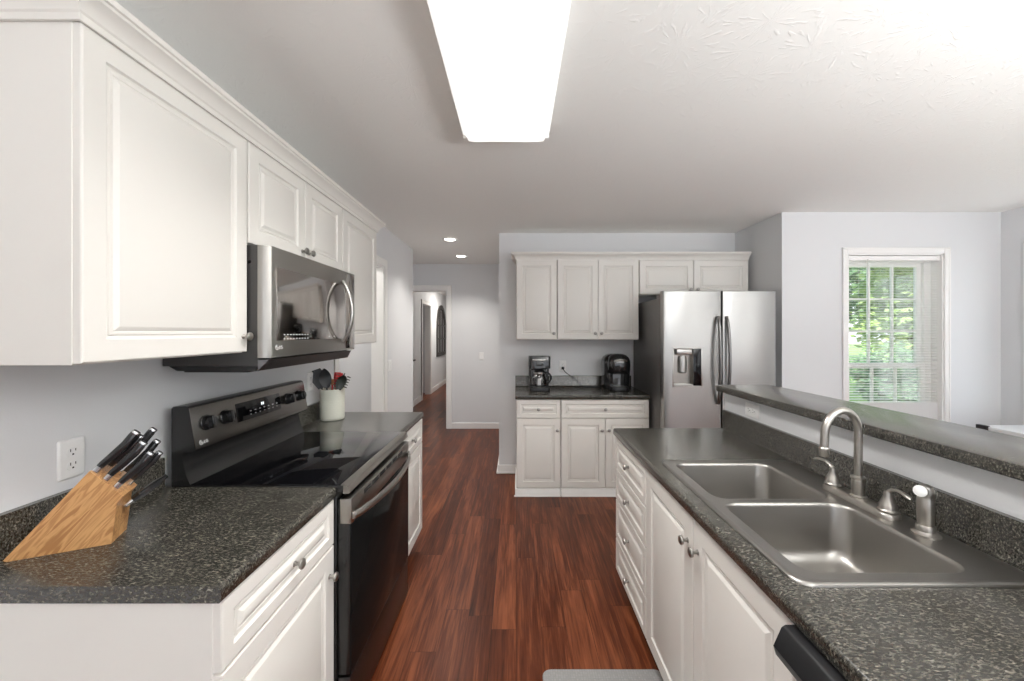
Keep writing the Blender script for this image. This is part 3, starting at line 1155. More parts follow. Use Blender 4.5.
H = (vt - vb).length
def slab(M, w, h, t, bev=.001):
    return MB().add(MB().box((0, 0, 0), (w, h, t), bev), M)
cp = part('control_panel', slab(panelM(y0, .001), y1 - y0, H - .004, .004, .002), MAT['panel_steel'], rg)
part('display', slab(panelM(1.637, .050, .004), .30, .078, .002), MAT['black_glass'], cp, 'black glass display')
mk = MB()
mk.add(slab(panelM(1.795, .096, .006), .007, .012, .0006, 0)).add(slab(panelM(1.806, .096, .006), .007, .012, .0006, 0))
part('clock_digits', mk, MAT['clock_glow'], cp, 'pale lit digits')
for i in range(7):
    part('touch_mark', slab(panelM(1.715 + i * .031, .082, .006), .010, .0025, .0005, 0), MAT['outlet_plastic'], cp)
    part('touch_mark', slab(panelM(1.715 + i * .031, .068, .006), .007, .0018, .0005, 0), MAT['outlet_plastic'], cp)
for yy in (1.475, 1.573, 2.005, 2.105):
    M = panelM(yy, .088, .005)
    o = M.translation
    kb = MB().lathe([(.028, 0), (.029, .004), (.0275, .006)], o, nrm, 28).lathe([(.024, .006), (.0245, .024), (.0225, .028), (.001, .029)], o, nrm, 28)
    kb.add(MB().box((-.006, -.023, .027), (.006, .023, .034), .003), M)
    part('control_knob', kb, MAT['black_gloss'], rg)
lm = panelM(1.440, .022, .0045)
part('logo', round_mark(lm, .0085).add(text_mb('LG', .016, lm @ Matrix.Translation((.012, -.006, 0)))), MAT['print_white'], rg, 'pale round emblem and letters')

od = part('oven_door', MB().box((-.652, y0 + .003, .224), (-.606, y1 - .003, .868), .004), MAT['black_enamel'], rg)
part('door_glass', MB().box((-.606, y0 + .004, .226), (-.603, y1 - .004, .775), .001), MAT['oven_glass'], od, 'glossy black oven glass')
part('door_top_panel', MB().box((-.645, y0 + .0025, .776), (-.6025, y1 - .0025, .8685), .003), MAT['black_steel_light'], od)
vs = MB()
for i in range(6):
    a = y0 + .12 + i * .088
    vs.box((-.6035, a, .838), (-.6018, a + .076, .856), .001)
    for j in range(5):
        pass
part('vent_slots', vs, MAT['dark_gap'], od, 'dark vent slots')
hp = []
for k in range(25):
    t = k / 24
    yy = y0 + .016 + (y1 - y0 - .032) * t
    hp.append((-.598 + .052 * math.sin(PI * t) ** 0.75, yy, .803))
part('handle', MB().tube(hp, [.011] + [.0115] * 23 + [.011], 14, flat=(1.35, .75), up=(0, 0, 1))
     .box((-.606, y0 + .010, .790), (-.590, y0 + .030, .818), .004).box((-.606, y1 - .030, .790), (-.590, y1 - .010, .818), .004), MAT['handle_steel'], od, 'satin steel bow handle')
part('storage_drawer', MB().box((-.652, y0 + .003, .022), (-.607, y1 - .003, .215), .004), MAT['black_steel_dark'], rg)

# ------------------------------------------------------------------ microwave
y0, y1 = 1.416, 2.168
mw = thing('microwave', 'black stainless over-the-range microwave with curved handle', 'microwave', (-1.1, 1.79, 1.335))
part('body', MB().box((-1.295, y0 + .002, 1.352), (-.946, y1 - .002, 1.797), .003), MAT['dark_paint'], mw)
part('underside', MB().prism([(-1.27, 1.352), (-1.24, 1.335), (-.955, 1.335), (-.946, 1.352)], lambda p: (p[0], y0 + .002, p[1]), lambda p: (p[0], y1 - .002, p[1]))
     .box((-1.24, y0 + .03, 1.327), (-1.0, y0 + .33, 1.335), .003).box((-1.24, y1 - .33, 1.327), (-1.0, y1 - .03, 1.335), .003), MAT['black_enamel'], mw)
part('vent_strip', MB().prism([(y0 + .002, -.945), (y0 + .022, -.917), (y1 - .022, -.914), (y1 - .002, -.945)],
                              lambda p: (p[1] - (.02 if p[1] > -.93 else 0), p[0], 1.337), lambda p: (p[1], p[0], 1.376)), MAT['black_steel_dark'], mw)
dr = part('door', MB().prism([(y0, -.945), (y0, -.942), (y0 + .014, -.906), (y0 + .02, -.903), (y1 - .012, -.900), (y1 - .003, -.904), (y1, -.912), (y1, -.945)],
                             lambda p: (p[1], p[0], 1.383), lambda p: (p[1], p[0], 1.796)), MAT['black_steel'], mw, smooth=50)
part('door_glass', MB().box((-.9035, y0 + .042, 1.445), (-.8990, y1 - .135, 1.722), .001), MAT['smoked_glass'], dr, 'smoky reflective glass')
part('control_strip', MB().box((-.9035, y1 - .120, 1.392), (-.8985, y1 - .02, 1.786), .001), MAT['smoked_glass'], dr)
for r_ in range(2):
    for i in range(9):
        part('button_mark', MB().box((-.8990, 1.500 + i * .021, 1.466 - r_ * .016), (-.8984, 1.508 + i * .021, 1.4695 - r_ * .016)), MAT['print_white'], dr)
for i in range(2):
    part('button_mark', MB().box((-.8990, 1.86 + i * .05, 1.455), (-.8984, 1.868 + i * .05, 1.459)), MAT['print_white'], dr)
hp = []
for k in range(21):
    t = k / 20
    hp.append((-.895 + .050 * math.sin(PI * t) ** .8, 2.003, 1.425 + .315 * t))
part('handle', MB().tube(hp, .0105, 12, flat=(.8, 1.2), up=(1, 0, 0)), MAT['handle_steel'], dr, 'satin steel bow handle')
lm = Matrix(((0, 0, 1, -.9022), (1, 0, 0, 1.462), (0, 1, 0, 1.420), (0, 0, 0, 1)))
part('logo', round_mark(lm, .0095).add(text_mb('LG', .018, lm @ Matrix.Translation((.013, -.0065, 0)))), MAT['print_white'], dr, 'pale round emblem and letters')
part('side_screw', MB().lathe([(.006, 0), (.005, .002)], (-.975, y0 + .002, 1.735), (0, -1, 0), 12), MAT['black_enamel'], mw)

# ------------------------------------------------------------------ refrigerator
fr = thing('refrigerator', 'stainless side-by-side refrigerator with water dispenser in its door', 'refrigerator', (1.67, 3.6, 0))
part('body', MB().box((1.216, 3.275, .0), (2.132, 4.03, 1.765), .004), MAT['fridge_side'], fr, 'dark grey side panels')
part('kick_grille', MB().box((1.225, 3.235, .01), (2.125, 3.275, .055), .003), MAT['black_plastic'], fr)


def fridge_door(x0, x1, z0, z1, yf, yb, hole=None, r=.014):
    mb = MB()
    rs = []
    for ins, dy in ((.004, yb), (0, yb - .006), (0, yf + r), (r * .3, yf + r * .3), (r, yf)):
        rs.append([(x0 + ins, dy, z0 + min(ins, .006)), (x1 - ins, dy, z0 + min(ins, .006)), (x1 - ins, dy, z1 - min(ins, .006)), (x0 + ins, dy, z1 - min(ins, .006))])
    if hole:
        hx0, hx1, hz0, hz1, dp = hole
        rs.append([(hx0, yf, hz0), (hx1, yf, hz0), (hx1, yf, hz1), (hx0, yf, hz1)])
        rs.append([(hx0, yf + dp, hz0), (hx1, yf + dp, hz0), (hx1, yf + dp, hz1), (hx0, yf + dp, hz1)])
    return mb.rings(rs)


YF, YB = 3.19, 3.262
ld = part('door', fridge_door(1.208, 1.687, .06, 1.818, YF, YB, (1.292, 1.520, 1.035, 1.340, .058)), MAT['fridge_steel'], fr, smooth=40)
rd = part('door', fridge_door(1.695, 2.137, .06, 1.818, YF, YB), MAT['fridge_steel'], fr, smooth=40)
part('gasket', MB().box((1.222, YB - .004, .065), (2.128, 3.276, 1.76)), MAT['dark_gap'], fr)
part('hinge_cover', MB().box((1.222, 3.225, 1.765), (1.30, 3.40, 1.800), .006), MAT['fridge_side'], fr)
part('hinge_cover', MB().box((2.05, 3.225, 1.765), (2.128, 3.40, 1.800), .006), MAT['fridge_side'], fr)
for (dd, xx, sg) in ((ld, 1.655, -1), (rd, 1.724, 1)):
    hp = []
    for k in range(23):
        t = k / 22
        s = math.sin(PI * t)
        hp.append((xx + sg * .004 * s, YF - .012 - .040 * s ** .7, .885 + .722 * t))
    part('handle', MB().tube(hp, [.009] + [.0125] * 21 + [.009], 12, flat=(1.0, 1.0)).box((xx - .012, YF - .02, .885), (xx + .012, YF, .915), .004)
         .box((xx - .012, YF - .02, 1.577), (xx + .012, YF, 1.607), .004), MAT['fridge_handle'], dd, 'curved steel handle')
ds = part('dispenser', MB().box((1.284, YF - .003, 1.340), (1.528, YF + .004, 1.350), .001).box((1.284, YF - .003, 1.025), (1.528, YF + .004, 1.035), .001)
          .box((1.284, YF - .003, 1.025), (1.292, YF + .004, 1.350), .001).box((1.520, YF - .003, 1.025), (1.528, YF + .004, 1.350), .001), MAT['handle_steel'], fr)
part('recess_liner', MB().box((1.4550, YF + .001, 1.036), (1.519, YF + .057, 1.339), .001).box((1.293, YF + .050, 1.036), (1.456, YF + .0575, 1.339)), MAT['black_steel_light'], ds, 'grey recess lining')
part('control_side', MB().box((1.456, YF - .001, 1.037), (1.5195, YF + .002, 1.338), .001), MAT['black_glass'], ds)
part('spout_block', MB().box((1.32, YF + .004, 1.290), (1.45, YF + .05, 1.338), .008), MAT['handle_steel'], ds)
part('paddle', MB().lathe([(.028, 0), (.038, .01), (.04, .10), (.036, .145)], (1.383, YF + .058, 1.135), (0, 0, 1), 24), MAT['handle_steel'], ds)
part('drip_tray', MB().box((1.296, YF + .003, 1.036), (1.454, YF + .05, 1.048), .002), MAT['handle_steel'], ds)

# ------------------------------------------------------------------ dishwasher
dw = thing('dishwasher', 'black dishwasher under the countertop, beside the sink cabinet', 'dishwasher', (.9, .5, 0))
part('body', MB().box((.61, .206, .0), (1.2, .803, .870), .003), MAT['black_plastic'], dw)
part('door', MB().box((.585, .207, .10), (.61, .802, .79), .004), MAT['black_gloss'], dw)
part('control_panel', MB().prism([(.61, .770), (.580, .770), (.536, .812), (.531, .830), (.548, .868), (.556, .873), (.61, .873)],
                                 lambda p: (p[0], .207, p[1]), lambda p: (p[0], .802, p[1])).bevel(.002, 2, 20), MAT['black_plastic'], dw)

# ------------------------------------------------------------------ sink
sk = thing('sink', 'stainless double-bowl drop-in kitchen sink', 'sink', ((SX0 + SX1) / 2, (SY0 + SY1) / 2, CT))
mb = MB()
bm = mb.bm
SCX, SCY, SW, SH = (SX0 + SX1) / 2, (SY0 + SY1) / 2, SX1 - SX0, SY1 - SY0


def loop(pts, z):
    return [bm.verts.new((p[0], p[1], z)) for p in pts]


def bridge(a, b):
    n = len(a)
    for i in range(n):
        j = (i + 1) % n
        bm.faces.new((a[i], a[j], b[j], b[i]))


ZD = CT + .0045
prev = None
for ins, zz, r in ((0, CT + .0008, .040), (.0015, CT + .005, .040), (.006, CT + .0075, .038), (.012, CT + .0075, .036), (.017, ZD + .0008, .034), (.021, ZD, .032)):
    lp = loop(rr(SCX, SCY, SW - 2 * ins, SH - 2 * ins, r - .0), zz)
    if prev:
        bridge(prev, lp)
    prev = lp
outer = prev
bowls = [((.666 + 1.066) / 2, (1.300 + 1.660) / 2, .400, .360), ((.666 + 1.072) / 2, (.900 + 1.274) / 2, .406, .374)]
edges = []
def ring_edges(lp):
    for i in range(len(lp)):
        e = bm.edges.get((lp[i], lp[(i + 1) % len(lp)])) or bm.edges.new((lp[i], lp[(i + 1) % len(lp)]))
        edges.append(e)
ring_edges(outer)
tops = []
for cx, cy, w, h in bowls:
    lp = loop(rr(cx, cy, w, h, .050), ZD)
    ring_edges(lp)
    tops.append(lp)
bmesh.ops.triangle_fill(bm, use_beauty=True, use_dissolve=False, edges=edges)
part('deck', mb, MAT['sink_steel'], sk, smooth=40)
for cx, cy, w, h in bowls:
    b2 = MB()
    bm = b2.bm
    prev = None
    for ins, zz, r in ((0, ZD, .050), (.003, ZD - .001, .048), (.006, ZD - .005, .047), (.008, ZD - .012, .047), (.016, ZD - .14, .050), (.020, ZD - .155, .052),
                       (.030, ZD - .170, .055), (.045, ZD - .178, .05), (.075, ZD - .181, .045), (.14, ZD - .184, .03), (.150, ZD - .185, .025)):
        lp = loop(rr(cx, cy, w - 2 * ins, h - 2 * ins, max(.004, r)), zz)
        if prev:
            bridge(prev, lp)
        prev = lp
    bm.faces.new(prev)
    bo = part('bowl', b2, MAT['sink_steel'], sk, smooth=60)
    part('drain', MB().lathe([(.056, -.002), (.056, .003), (.048, .004), (.042, .001), (.030, -.001), (.010, .003), (.003, .006)], (cx, cy, ZD - .1845), (0, 0, 1), 28), MAT['nickel'], bo)

# faucet
FXc, FYc, FZ = 1.125, 1.277, ZD
fa = thing('faucet', 'brushed nickel gooseneck faucet with two lever handles', 'faucet', (FXc, FYc, FZ))
esc = MB()
rs = []
for ins, zz in ((0, 0), (0, .010), (.004, .016), (.010, .0185)):
    rs.append([(p[0], p[1], FZ + zz) for p in rr(FXc, FYc, .062 - 2 * ins, .262 - 2 * ins, .030 - ins * .95, 8)])
part('deck_plate', esc.rings(rs), MAT['brushed_nickel'], fa)
zb = FZ + .018
part('spout_base', MB().lathe([(.024, 0), (.024, .004), (.0185, .008), (.0175, .02), (.0185, .050), (.0175, .056), (.0205, .060), (.0205, .066), (.0145, .070)], (FXc, FYc, zb), seg=28), MAT['brushed_nickel'], fa)
th = math.radians(-15)
dx, dy = -math.cos(th), math.sin(th)
R_ = .0725
zc = 1.223 - R_
pts = [(FXc, FYc, zb + .06), (FXc, FYc, zb + .12)]
pts += [(FXc + dx * (R_ - R_ * math.cos(a)), FYc + dy * (R_ - R_ * math.cos(a)), zc + R_ * math.sin(a)) for a in [math.radians(10 * k) for k in range(0, 18)]]
tip = Vector((FXc + dx * (2 * R_ + .003), FYc + dy * (2 * R_ + .003), 1.108))
pts += [(FXc + dx * 2 * R_, FYc + dy * 2 * R_, zc - .005), tuple(tip)]
part('spout', MB().tube(pts, .0115, 18), MAT['brushed_nickel'], fa)
part('aerator', MB().lathe([(.0125, -.026), (.0138, -.024), (.0138, 0), (.0115, .003)], tuple(tip), (0, 0, 1), 22), MAT['brushed_nickel'], fa)
for sg, hy in ((1, FYc + .102), (-1, FYc - .102)):
    hd = part('handle', MB().lathe([(.0265, 0), (.0265, .005), (.0235, .008), (.0225, .010), (.0225, .018), (.0200, .022), (.0145, .036), (.0105, .048), (.0108, .054), (.009, .059), (.002, .061)],
                                   (FXc, hy, zb), seg=26), MAT['brushed_nickel'], fa)
    pp = bez((FXc, hy, zb + .054), (FXc, hy + sg * .010, zb + .076), (FXc - .004, hy + sg * .042, zb + .080), (FXc - .008, hy + sg * .078, zb + .066), 14)
    part('lever', MB().tube(pp, [.0075, .0075, .0072, .007, .0066, .0064, .0062, .006, .0058, .0058, .0058, .006, .0064, .0062, .004], 12, flat=(.75, 1.15)), MAT['brushed_nickel'], hd)
# side sprayer
SPX, SPY = 1.131, 1.072
sp = thing('side_sprayer', 'brushed nickel side sprayer on the sink deck near the faucet', 'sprayer', (SPX, SPY, FZ))
part('flange', MB().lathe([(.031, 0), (.031, .005), (.024, .009), (.021, .012), (.021, .024), (.0185, .028)], (SPX, SPY, FZ), seg=26), MAT['brushed_nickel'], sp)
part('wand', MB().lathe([(.0155, .026), (.0175, .034), (.0185, .06), (.0185, .098), (.0165, .104), (.0175, .108), (.018, .122), (.0145, .134), (.005, .139)], (SPX, SPY, FZ), seg=26), MAT['brushed_nickel'], sp)
hd = Vector((-.72, -.30, .18)).normalized()
h0 = Vector((SPX, SPY, FZ + .118))
part('spray_head', MB().tube([h0, h0 + hd * .012, h0 + hd * .022, h0 + hd * .030], [.012, .0125, .0145, .0155], 20), MAT['brushed_nickel'], sp)
part('spray_face', MB().lathe([(.0148, 0), (.0148, .002), (.011, .0035), (.002, .004)], tuple(h0 + hd * .030), tuple(hd), 20), MAT['outlet_plastic'], sp, 'pale round spray face')

# ------------------------------------------------------------------ outlets and switches


def plate(name, label, cat, O, orient, kind='outlet', horizontal=False, group=None):
    M = frame(O, *orient)
    t = thing(name, label, cat, O, 0, group or ('white wall plates with sockets' if kind == 'outlet' else 'white wall switch plates'))
    w, h = (.114, .070) if horizontal else ((.116, .114) if kind == 'double switch' else (.070, .114))
    mb = MB()
    rs = []
    for ins, zz in ((0, .001), (0, .003), (.003, .006), (.006, .0065)):
        rs.append([tuple(M @ Vector((p[0], p[1], zz))) for p in rr(0, 0, w - 2 * ins, h - 2 * ins, .005, 3)])
    part('cover_plate', mb.rings(rs), MAT['outlet_plastic'], t)
    if kind == 'outlet':
        for s in (-1, 1):
            cx, cy = (s * .0195, 0) if horizontal else (0, s * .0195)
            rs = [[tuple(M @ Vector((p[0], p[1], zz))) for p in rr(cx, cy, .033 - 2 * i_, .028 - 2 * i_, .012, 5)] for zz, i_ in ((.006, 0), (.008, .001))]
            rc = part('receptacle', MB().rings(rs), MAT['outlet_plastic'], t)
            sl = MB()
            def hole(x0, y0_, x1, y1_):
                if horizontal:
                    x0, y0_, x1, y1_ = -y1_, x0, -y0_, x1
                sl.add(MB().box((cx + x0, cy + y0_, .0078), (cx + x1, cy + y1_, .0084)), M)
            hole(-.0075, .0005, -.0055, .0085)
            hole(.0055, .0015, .0075, .0085)
            hole(-.0022, -.0095, .0022, -.005)
            part('slots', sl, MAT['dark_gap'], rc, 'dark plug slots')
    else:
        for cx in ((-.023, .023) if kind == 'double switch' else (0,)):
            rs = [[tuple(M @ Vector((p[0], p[1], zz))) for p in rr(cx, 0, .033 - 2 * i_, .066 - 2 * i_, .003, 3)] for zz, i_ in ((.006, 0), (.009, .001))]
            part('rocker', MB().rings(rs), MAT['outlet_plastic'], t)
    return t


plate('wall_outlet', 'white duplex outlet on the wall behind the knife block', 'outlet', (XL, 1.131, 1.110), LEFT)
plate('wall_outlet', 'white outlet half hidden behind the range and utensil crock', 'outlet', (XL, 2.44, 1.165), LEFT)
plate('wall_outlet', 'white outlet with a black plug between the coffee machines', 'outlet', (.485, BD, 1.122), BACK)
plate('wall_outlet', 'sideways white outlet on the bar wall under the raised top', 'outlet', (1.23, 2.02, 1.068), RIGHT, horizontal=True)
plate('light_switch', 'white double rocker switch plate beside the cased pantry opening', 'switch', (XL, 3.965, 1.135), LEFT, kind='double switch')
plate('light_switch', 'white rocker switch plate on the far hall wall', 'switch', (-.535, FW, 1.11), BACK, kind='switch')

# ------------------------------------------------------------------ coffee maker
KX, KY, KZ = .222, 3.80, CT
cm = thing('coffee_maker', 'black drip coffee maker with a glass carafe', 'coffee maker', (KX, KY, KZ))


def rbox(x0, x1, y0_, y1_, z0, z1, r=.02, ed=.006):
    cx, cy, w, h = (x0 + x1) / 2, (y0_ + y1_) / 2, x1 - x0, y1_ - y0_
    rs = [[(p[0], p[1], zz) for p in rr(cx, cy, w - 2 * i_, h - 2 * i_, max(.002, r - i_), 5)] for zz, i_ in
          ((z0, ed * .5), (z0 + ed * .5, 0), (z1 - ed, 0), (z1 - ed * .3, ed * .3), (z1, ed))]
    return MB().rings(rs)


part('base', rbox(KX - .100, KX + .100, KY - .125, KY + .10, KZ, KZ + .032, .03), MAT['black_plastic'], cm)
part('hot_plate', MB().lathe([(.066, 0), (.066, .003), (.06, .004)], (KX, KY - .045, KZ + .032), seg=28), MAT['handle_steel'], cm)
part('column', rbox(KX - .100, KX + .100, KY + .03, KY + .10, KZ + .028, KZ + .25, .025), MAT['black_gloss'], cm)
part('head', rbox(KX - .104, KX + .104, KY - .115, KY + .102, KZ + .215, KZ + .333, .03), MAT['black_gloss'], cm)
part('name_strip', MB().box((KX - .07, KY - .1175, KZ + .290), (KX + .055, KY - .114, KZ + .306), .001), MAT['handle_steel'], cm, 'silver trim strip')
part('control_window', MB().box((KX - .035, KY - .1175, KZ + .240), (KX + .035, KY - .114, KZ + .278), .002), MAT['coffee_glass_dark'], cm)
ca = part('carafe', MB().lathe([(.055, .036), (.068, .045), (.074, .075), (.072, .11), (.060, .15), (.050, .168), (.052, .175), (.049, .175), (.047, .168), (.057, .15), (.069, .11), (.071, .075), (.065, .047), (.05, .039)], (KX, KY - .045, KZ), seg=32, caps=True), MAT['carafe_glass'], cm, 'clear glass carafe')
part('carafe_band', MB().lathe([(.0535, .163), (.0535, .178), (.0495, .178), (.0495, .163)], (KX, KY - .045, KZ), seg=32, caps=False), MAT['handle_steel'], ca)
part('carafe_lid', MB().lathe([(.050, .176), (.052, .182), (.045, .196), (.02, .202), (.004, .203)], (KX, KY - .045, KZ), seg=28), MAT['black_plastic'], ca)
part('carafe_handle', MB().tube(bez((KX + .052, KY - .058, KZ + .176), (KX + .125, KY - .085, KZ + .178), (KX + .122, KY - .082, KZ + .09), (KX + .074, KY - .062, KZ + .072), 14), .009, 10, flat=(1, 1.3)), MAT['black_plastic'], ca)
part('coffee_scale', MB().box((KX - .02, KY - .121, KZ + .06), (KX + .012, KY - .1195, KZ + .12)), MAT['handle_steel'], ca)

# single-serve brewer
KX, KY = .995, 3.85
kb = thing('coffee_brewer', 'rounded black single-serve coffee brewer near the refrigerator', 'coffee maker', (KX, KY, CT))
part('drip_tray', rbox(KX - .085, KX + .085, KY - .165, KY - .01, CT, CT + .038, .05), MAT['black_plastic'], kb)
part('tray_grate', MB().lathe([(.06, 0), (.06, .003), (.054, .004)], (KX, KY - .09, CT + .038), seg=28), MAT['handle_steel'], kb)
rs = []
for zz, w, d in ((0, .118, .0), (.006, .122, 0), (.12, .126, 0), (.24, .130, 0), (.285, .128, .004), (.315, .116, .012), (.335, .092, .03), (.346, .060, .05)):
    rs.append([(p[0], p[1], CT + zz) for p in rr(KX, KY + .05, 2 * w, .22 - 2 * d, .055 if w > .07 else .04, 6)])
part('body', MB().rings(rs), MAT['black_gloss'], kb, smooth=60)
rs = []
for zz, w, d in ((.165, .098, .012), (.172, .104, .004), (.24, .108, 0), (.285, .106, .004), (.318, .094, .016), (.338, .074, .034), (.350, .045, .055)):
    rs.append([(p[0], p[1], CT + zz) for p in rr(KX, KY - .06, 2 * w, .20 - 2 * d, min(.07, w * .9), 8)])
hd_ = part('brew_head', MB().rings(rs), MAT['black_gloss'], kb, smooth=60)
hp = [(KX - .062 + .124 * t, KY - .158 + .012 * (2 * t - 1) ** 2, CT + .283 + .016 * math.sin(PI * t)) for t in [k / 14 for k in range(15)]]
part('handle', MB().tube(hp, [.006] + [.009] * 13 + [.006], 10, flat=(1.2, .8)), MAT['nickel'], hd_, 'silver lift handle')
part('front_panel', rbox(KX - .055, KX + .055, KY - .066, KY - .05, CT + .036, CT + .19, .006, .003), MAT['coffee_glass_dark'], kb)
# cord
cp_ = bez((.485, BD - .02, 1.100), (.50, BD - .05, 1.05), (.56, BD - .075, 1.03), (.62, BD - .07, .985), 10) + \
      bez((.62, BD - .07, .985), (.70, BD - .065, .945), (.60, BD - .09, .918), (.72, BD - .10, .9185), 10)[1:] + \
      bez((.72, BD - .10, .9185), (.80, BD - .11, .9185), (.82, BD - .12, .9185), (.868, BD - .13, .922), 6)[1:]
cdn = thing('power_cord', 'black power cord trailing from the outlet over the coffee counter', 'cord', (.6, BD - .06, CT))
part('cable', MB().tube(cp_, .0036, 8), MAT['black_plastic'], cdn)
part('plug', MB().box((.472, BD - .034, 1.088), (.498, BD - .0088, 1.114), .005), MAT['black_plastic'], cdn)

# ------------------------------------------------------------------ crock and utensils
UXc, UYc = -1.192, 2.515
prof = [(.066, 0), (.071, .004), (.0735, .02), (.0735, .125), (.0725, .132), (.0735, .139), (.0735, .190), (.0745, .194), (.0735, .198), (.0695, .198), (.0675, .19), (.0665, .02), (.06, .012), (.002, .012)]
solo('utensil_crock', MB().lathe(prof, (UXc, UYc, CT), seg=40), MAT['crock_glaze'], 'cream stoneware crock full of cooking utensils', 'crock', smooth=50)


def utensil(name, label, mat_h, base, tipv, head=None, hr=.007):
    b = Vector(base)
    t = Vector(tipv)
    dv = (t - b).normalized()
    o = thing(name, label, 'utensil', tuple(b), 0, 'cooking utensils in the crock')
    part('shaft', MB().tube([b, b + (t - b) * .5, t], [hr, hr * .9, hr * .8], 10), mat_h, o)
    sx = dv.cross(Vector((.55, -.84, 0))).normalized()   # blade width, roughly facing the room
    nx = sx.cross(dv).normalized()
    M = Matrix((sx, dv, nx)).transposed().to_4x4()
    M.translation = t
    if head:
        part('head', MB().add(head(), M), head.mat, o)
    return o


def blade(w0, w1, L_, th=.004, r=.01):
    def f():
        mb = MB()
        rs = []
        for k in range(9):
            t = k / 8
            w = w0 + (w1 - w0) * min(1, t * 1.6)
            if t > .8:
                w *= 1 - (t - .8) * .9
            y = t * L_
            rs.append([(-w, y, -th / 2), (w, y, -th / 2), (w, y, th / 2), (-w, y, th / 2)])
        return mb.rings(rs)
    return f


def spoon(w, L_, dep=.012):
    def f():
        mb = MB()
        rs = []
        for k in range(13):
            t = k / 12
            ww = max(.003, w * math.sin(PI * (.08 + .90 * t)) ** .7)
            y = t * L_
            zz = -dep * math.sin(PI * t)
            rs.append([(ww * math.cos(a), y, zz + (.0035 if math.sin(a) > 0 else -.0035) * abs(math.sin(a)) + dep * .8 * math.cos(a) ** 2) for a in [2 * PI * j / 12 for j in range(12)]])
        return mb.rings(rs)
    return f


def pasta():
    mb = MB().add(spoon(.030, .105, .016)())
    for k in range(5):
        y = .025 + k * .018
        for s in (-1, 1):
            mb.tube([(s * .024, y, 0), (s * .036, y + .002, .008), (s * .042, y + .004, .018)], [.004, .0035, .002], 6)
    mb.tube([(0, .103, 0), (0, .116, .01), (0, .12, .02)], [.004, .0035, .002], 6)
    return mb


h = blade(.020, .043, .125)
h.mat = MAT['utensil_black']
def tilt(px, py, dxx, dyy, L_):
    b = Vector((UXc + px, UYc + py, CT + .016))
    return tuple(b), tuple(b + Vector((dxx, dyy, 1)).normalized() * L_)
b_, t_ = tilt(.012, -.010, -.36, -.10, .200)
utensil('spatula', 'wide black slotted turner leaning to the range side of the crock', MAT['utensil_black'], b_, t_, h)
h = spoon(.036, .125)
h.mat = MAT['utensil_black']
b_, t_ = tilt(.005, -.028, -.10, -.10, .195)
utensil('serving_spoon', 'big black serving spoon standing highest in the crock', MAT['utensil_black'], b_, t_, h)
h = blade(.014, .021, .090, .009)
h.mat = MAT['red_silicone']
b_, t_ = tilt(0.0, .012, .09, .03, .196)
utensil('silicone_scraper', 'red silicone scraper with wooden shaft at the middle of the crock', MAT['utensil_wood'], b_, t_, h)
h = blade(.014, .022, .095, .010)
h.mat = MAT['red_silicone']
b_, t_ = tilt(-.01, -.004, .22, -.02, .196)
utensil('silicone_spatula', 'bright red silicone spatula tilted toward the pasta server', MAT['red_silicone'], b_, t_, h)
h = pasta
h.mat = MAT['utensil_green_black']
b_, t_ = tilt(-.025, -.018, .44, -.12, .20)
utensil('pasta_server', 'black toothed pasta server leaning to the hall side of the crock', MAT['utensil_green_black'], b_, t_, h)
h = spoon(.022, .07)
h.mat = MAT['utensil_black']
b_, t_ = tilt(-.02, .03, .30, .10, .20)
utensil('ladle', 'black ladle behind the pasta server in the crock', MAT['utensil_black'], b_, t_, h)
b_, t_ = tilt(.01, -.03, .04, -.05, .212)
o = utensil('tongs', 'short dark red tongs low in front of the crock', MAT['red_silicone'], b_, t_)
part('grip', MB().tube([Vector(t_), Vector(t_) + Vector((.004, -.003, .035))], [.009, .007], 10), MAT['utensil_wood'], o)

# ------------------------------------------------------------------ knife block and knives
d1 = Vector((.902, .433, 0)).normalized()
d2 = Vector((-.433, .902, 0)).normalized()
A = Vector((-1.252, .950, CT))


def kb_pt(s, t, zz):
    return A + d1 * s + d2 * t + Vector((0, 0, zz))


KW = .088
ang = math.atan2(d1.y, d1.x)
kbk = thing('knife_block', 'slanted light wood knife block on the near countertop', 'knife block', tuple(A), ang)
bp_ = [(-.004, .004), (.003, 0), (.192, 0), (.203, .104), (.215, .122), (.150, .200)]
part('block', MB().prism(bp_, lambda p: kb_pt(p[0], 0, p[1]), lambda p: kb_pt(p[0], KW, p[1])).bevel(.0025, 2), MAT['block_wood'], kbk)
part('rubber_foot', MB().box((0, 0, 0), (.001, .001, .001)).prism([(.003, 0), (.190, 0), (.190, .0006), (.003, .0006)], lambda p: kb_pt(p[0], .004, p[1]), lambda p: kb_pt(p[0], KW - .004, p[1])), MAT['block_wood'], kbk) if False else None
# slot face runs from (.150,.200) to (.215,.122)
f0, f1 = Vector((.150, .200)), Vector((.215, .122))
fd = (f1 - f0).normalized()
fn = Vector((-fd.y, fd.x))      # outward (up and away)
if fn.y < 0:
    fn = -fn


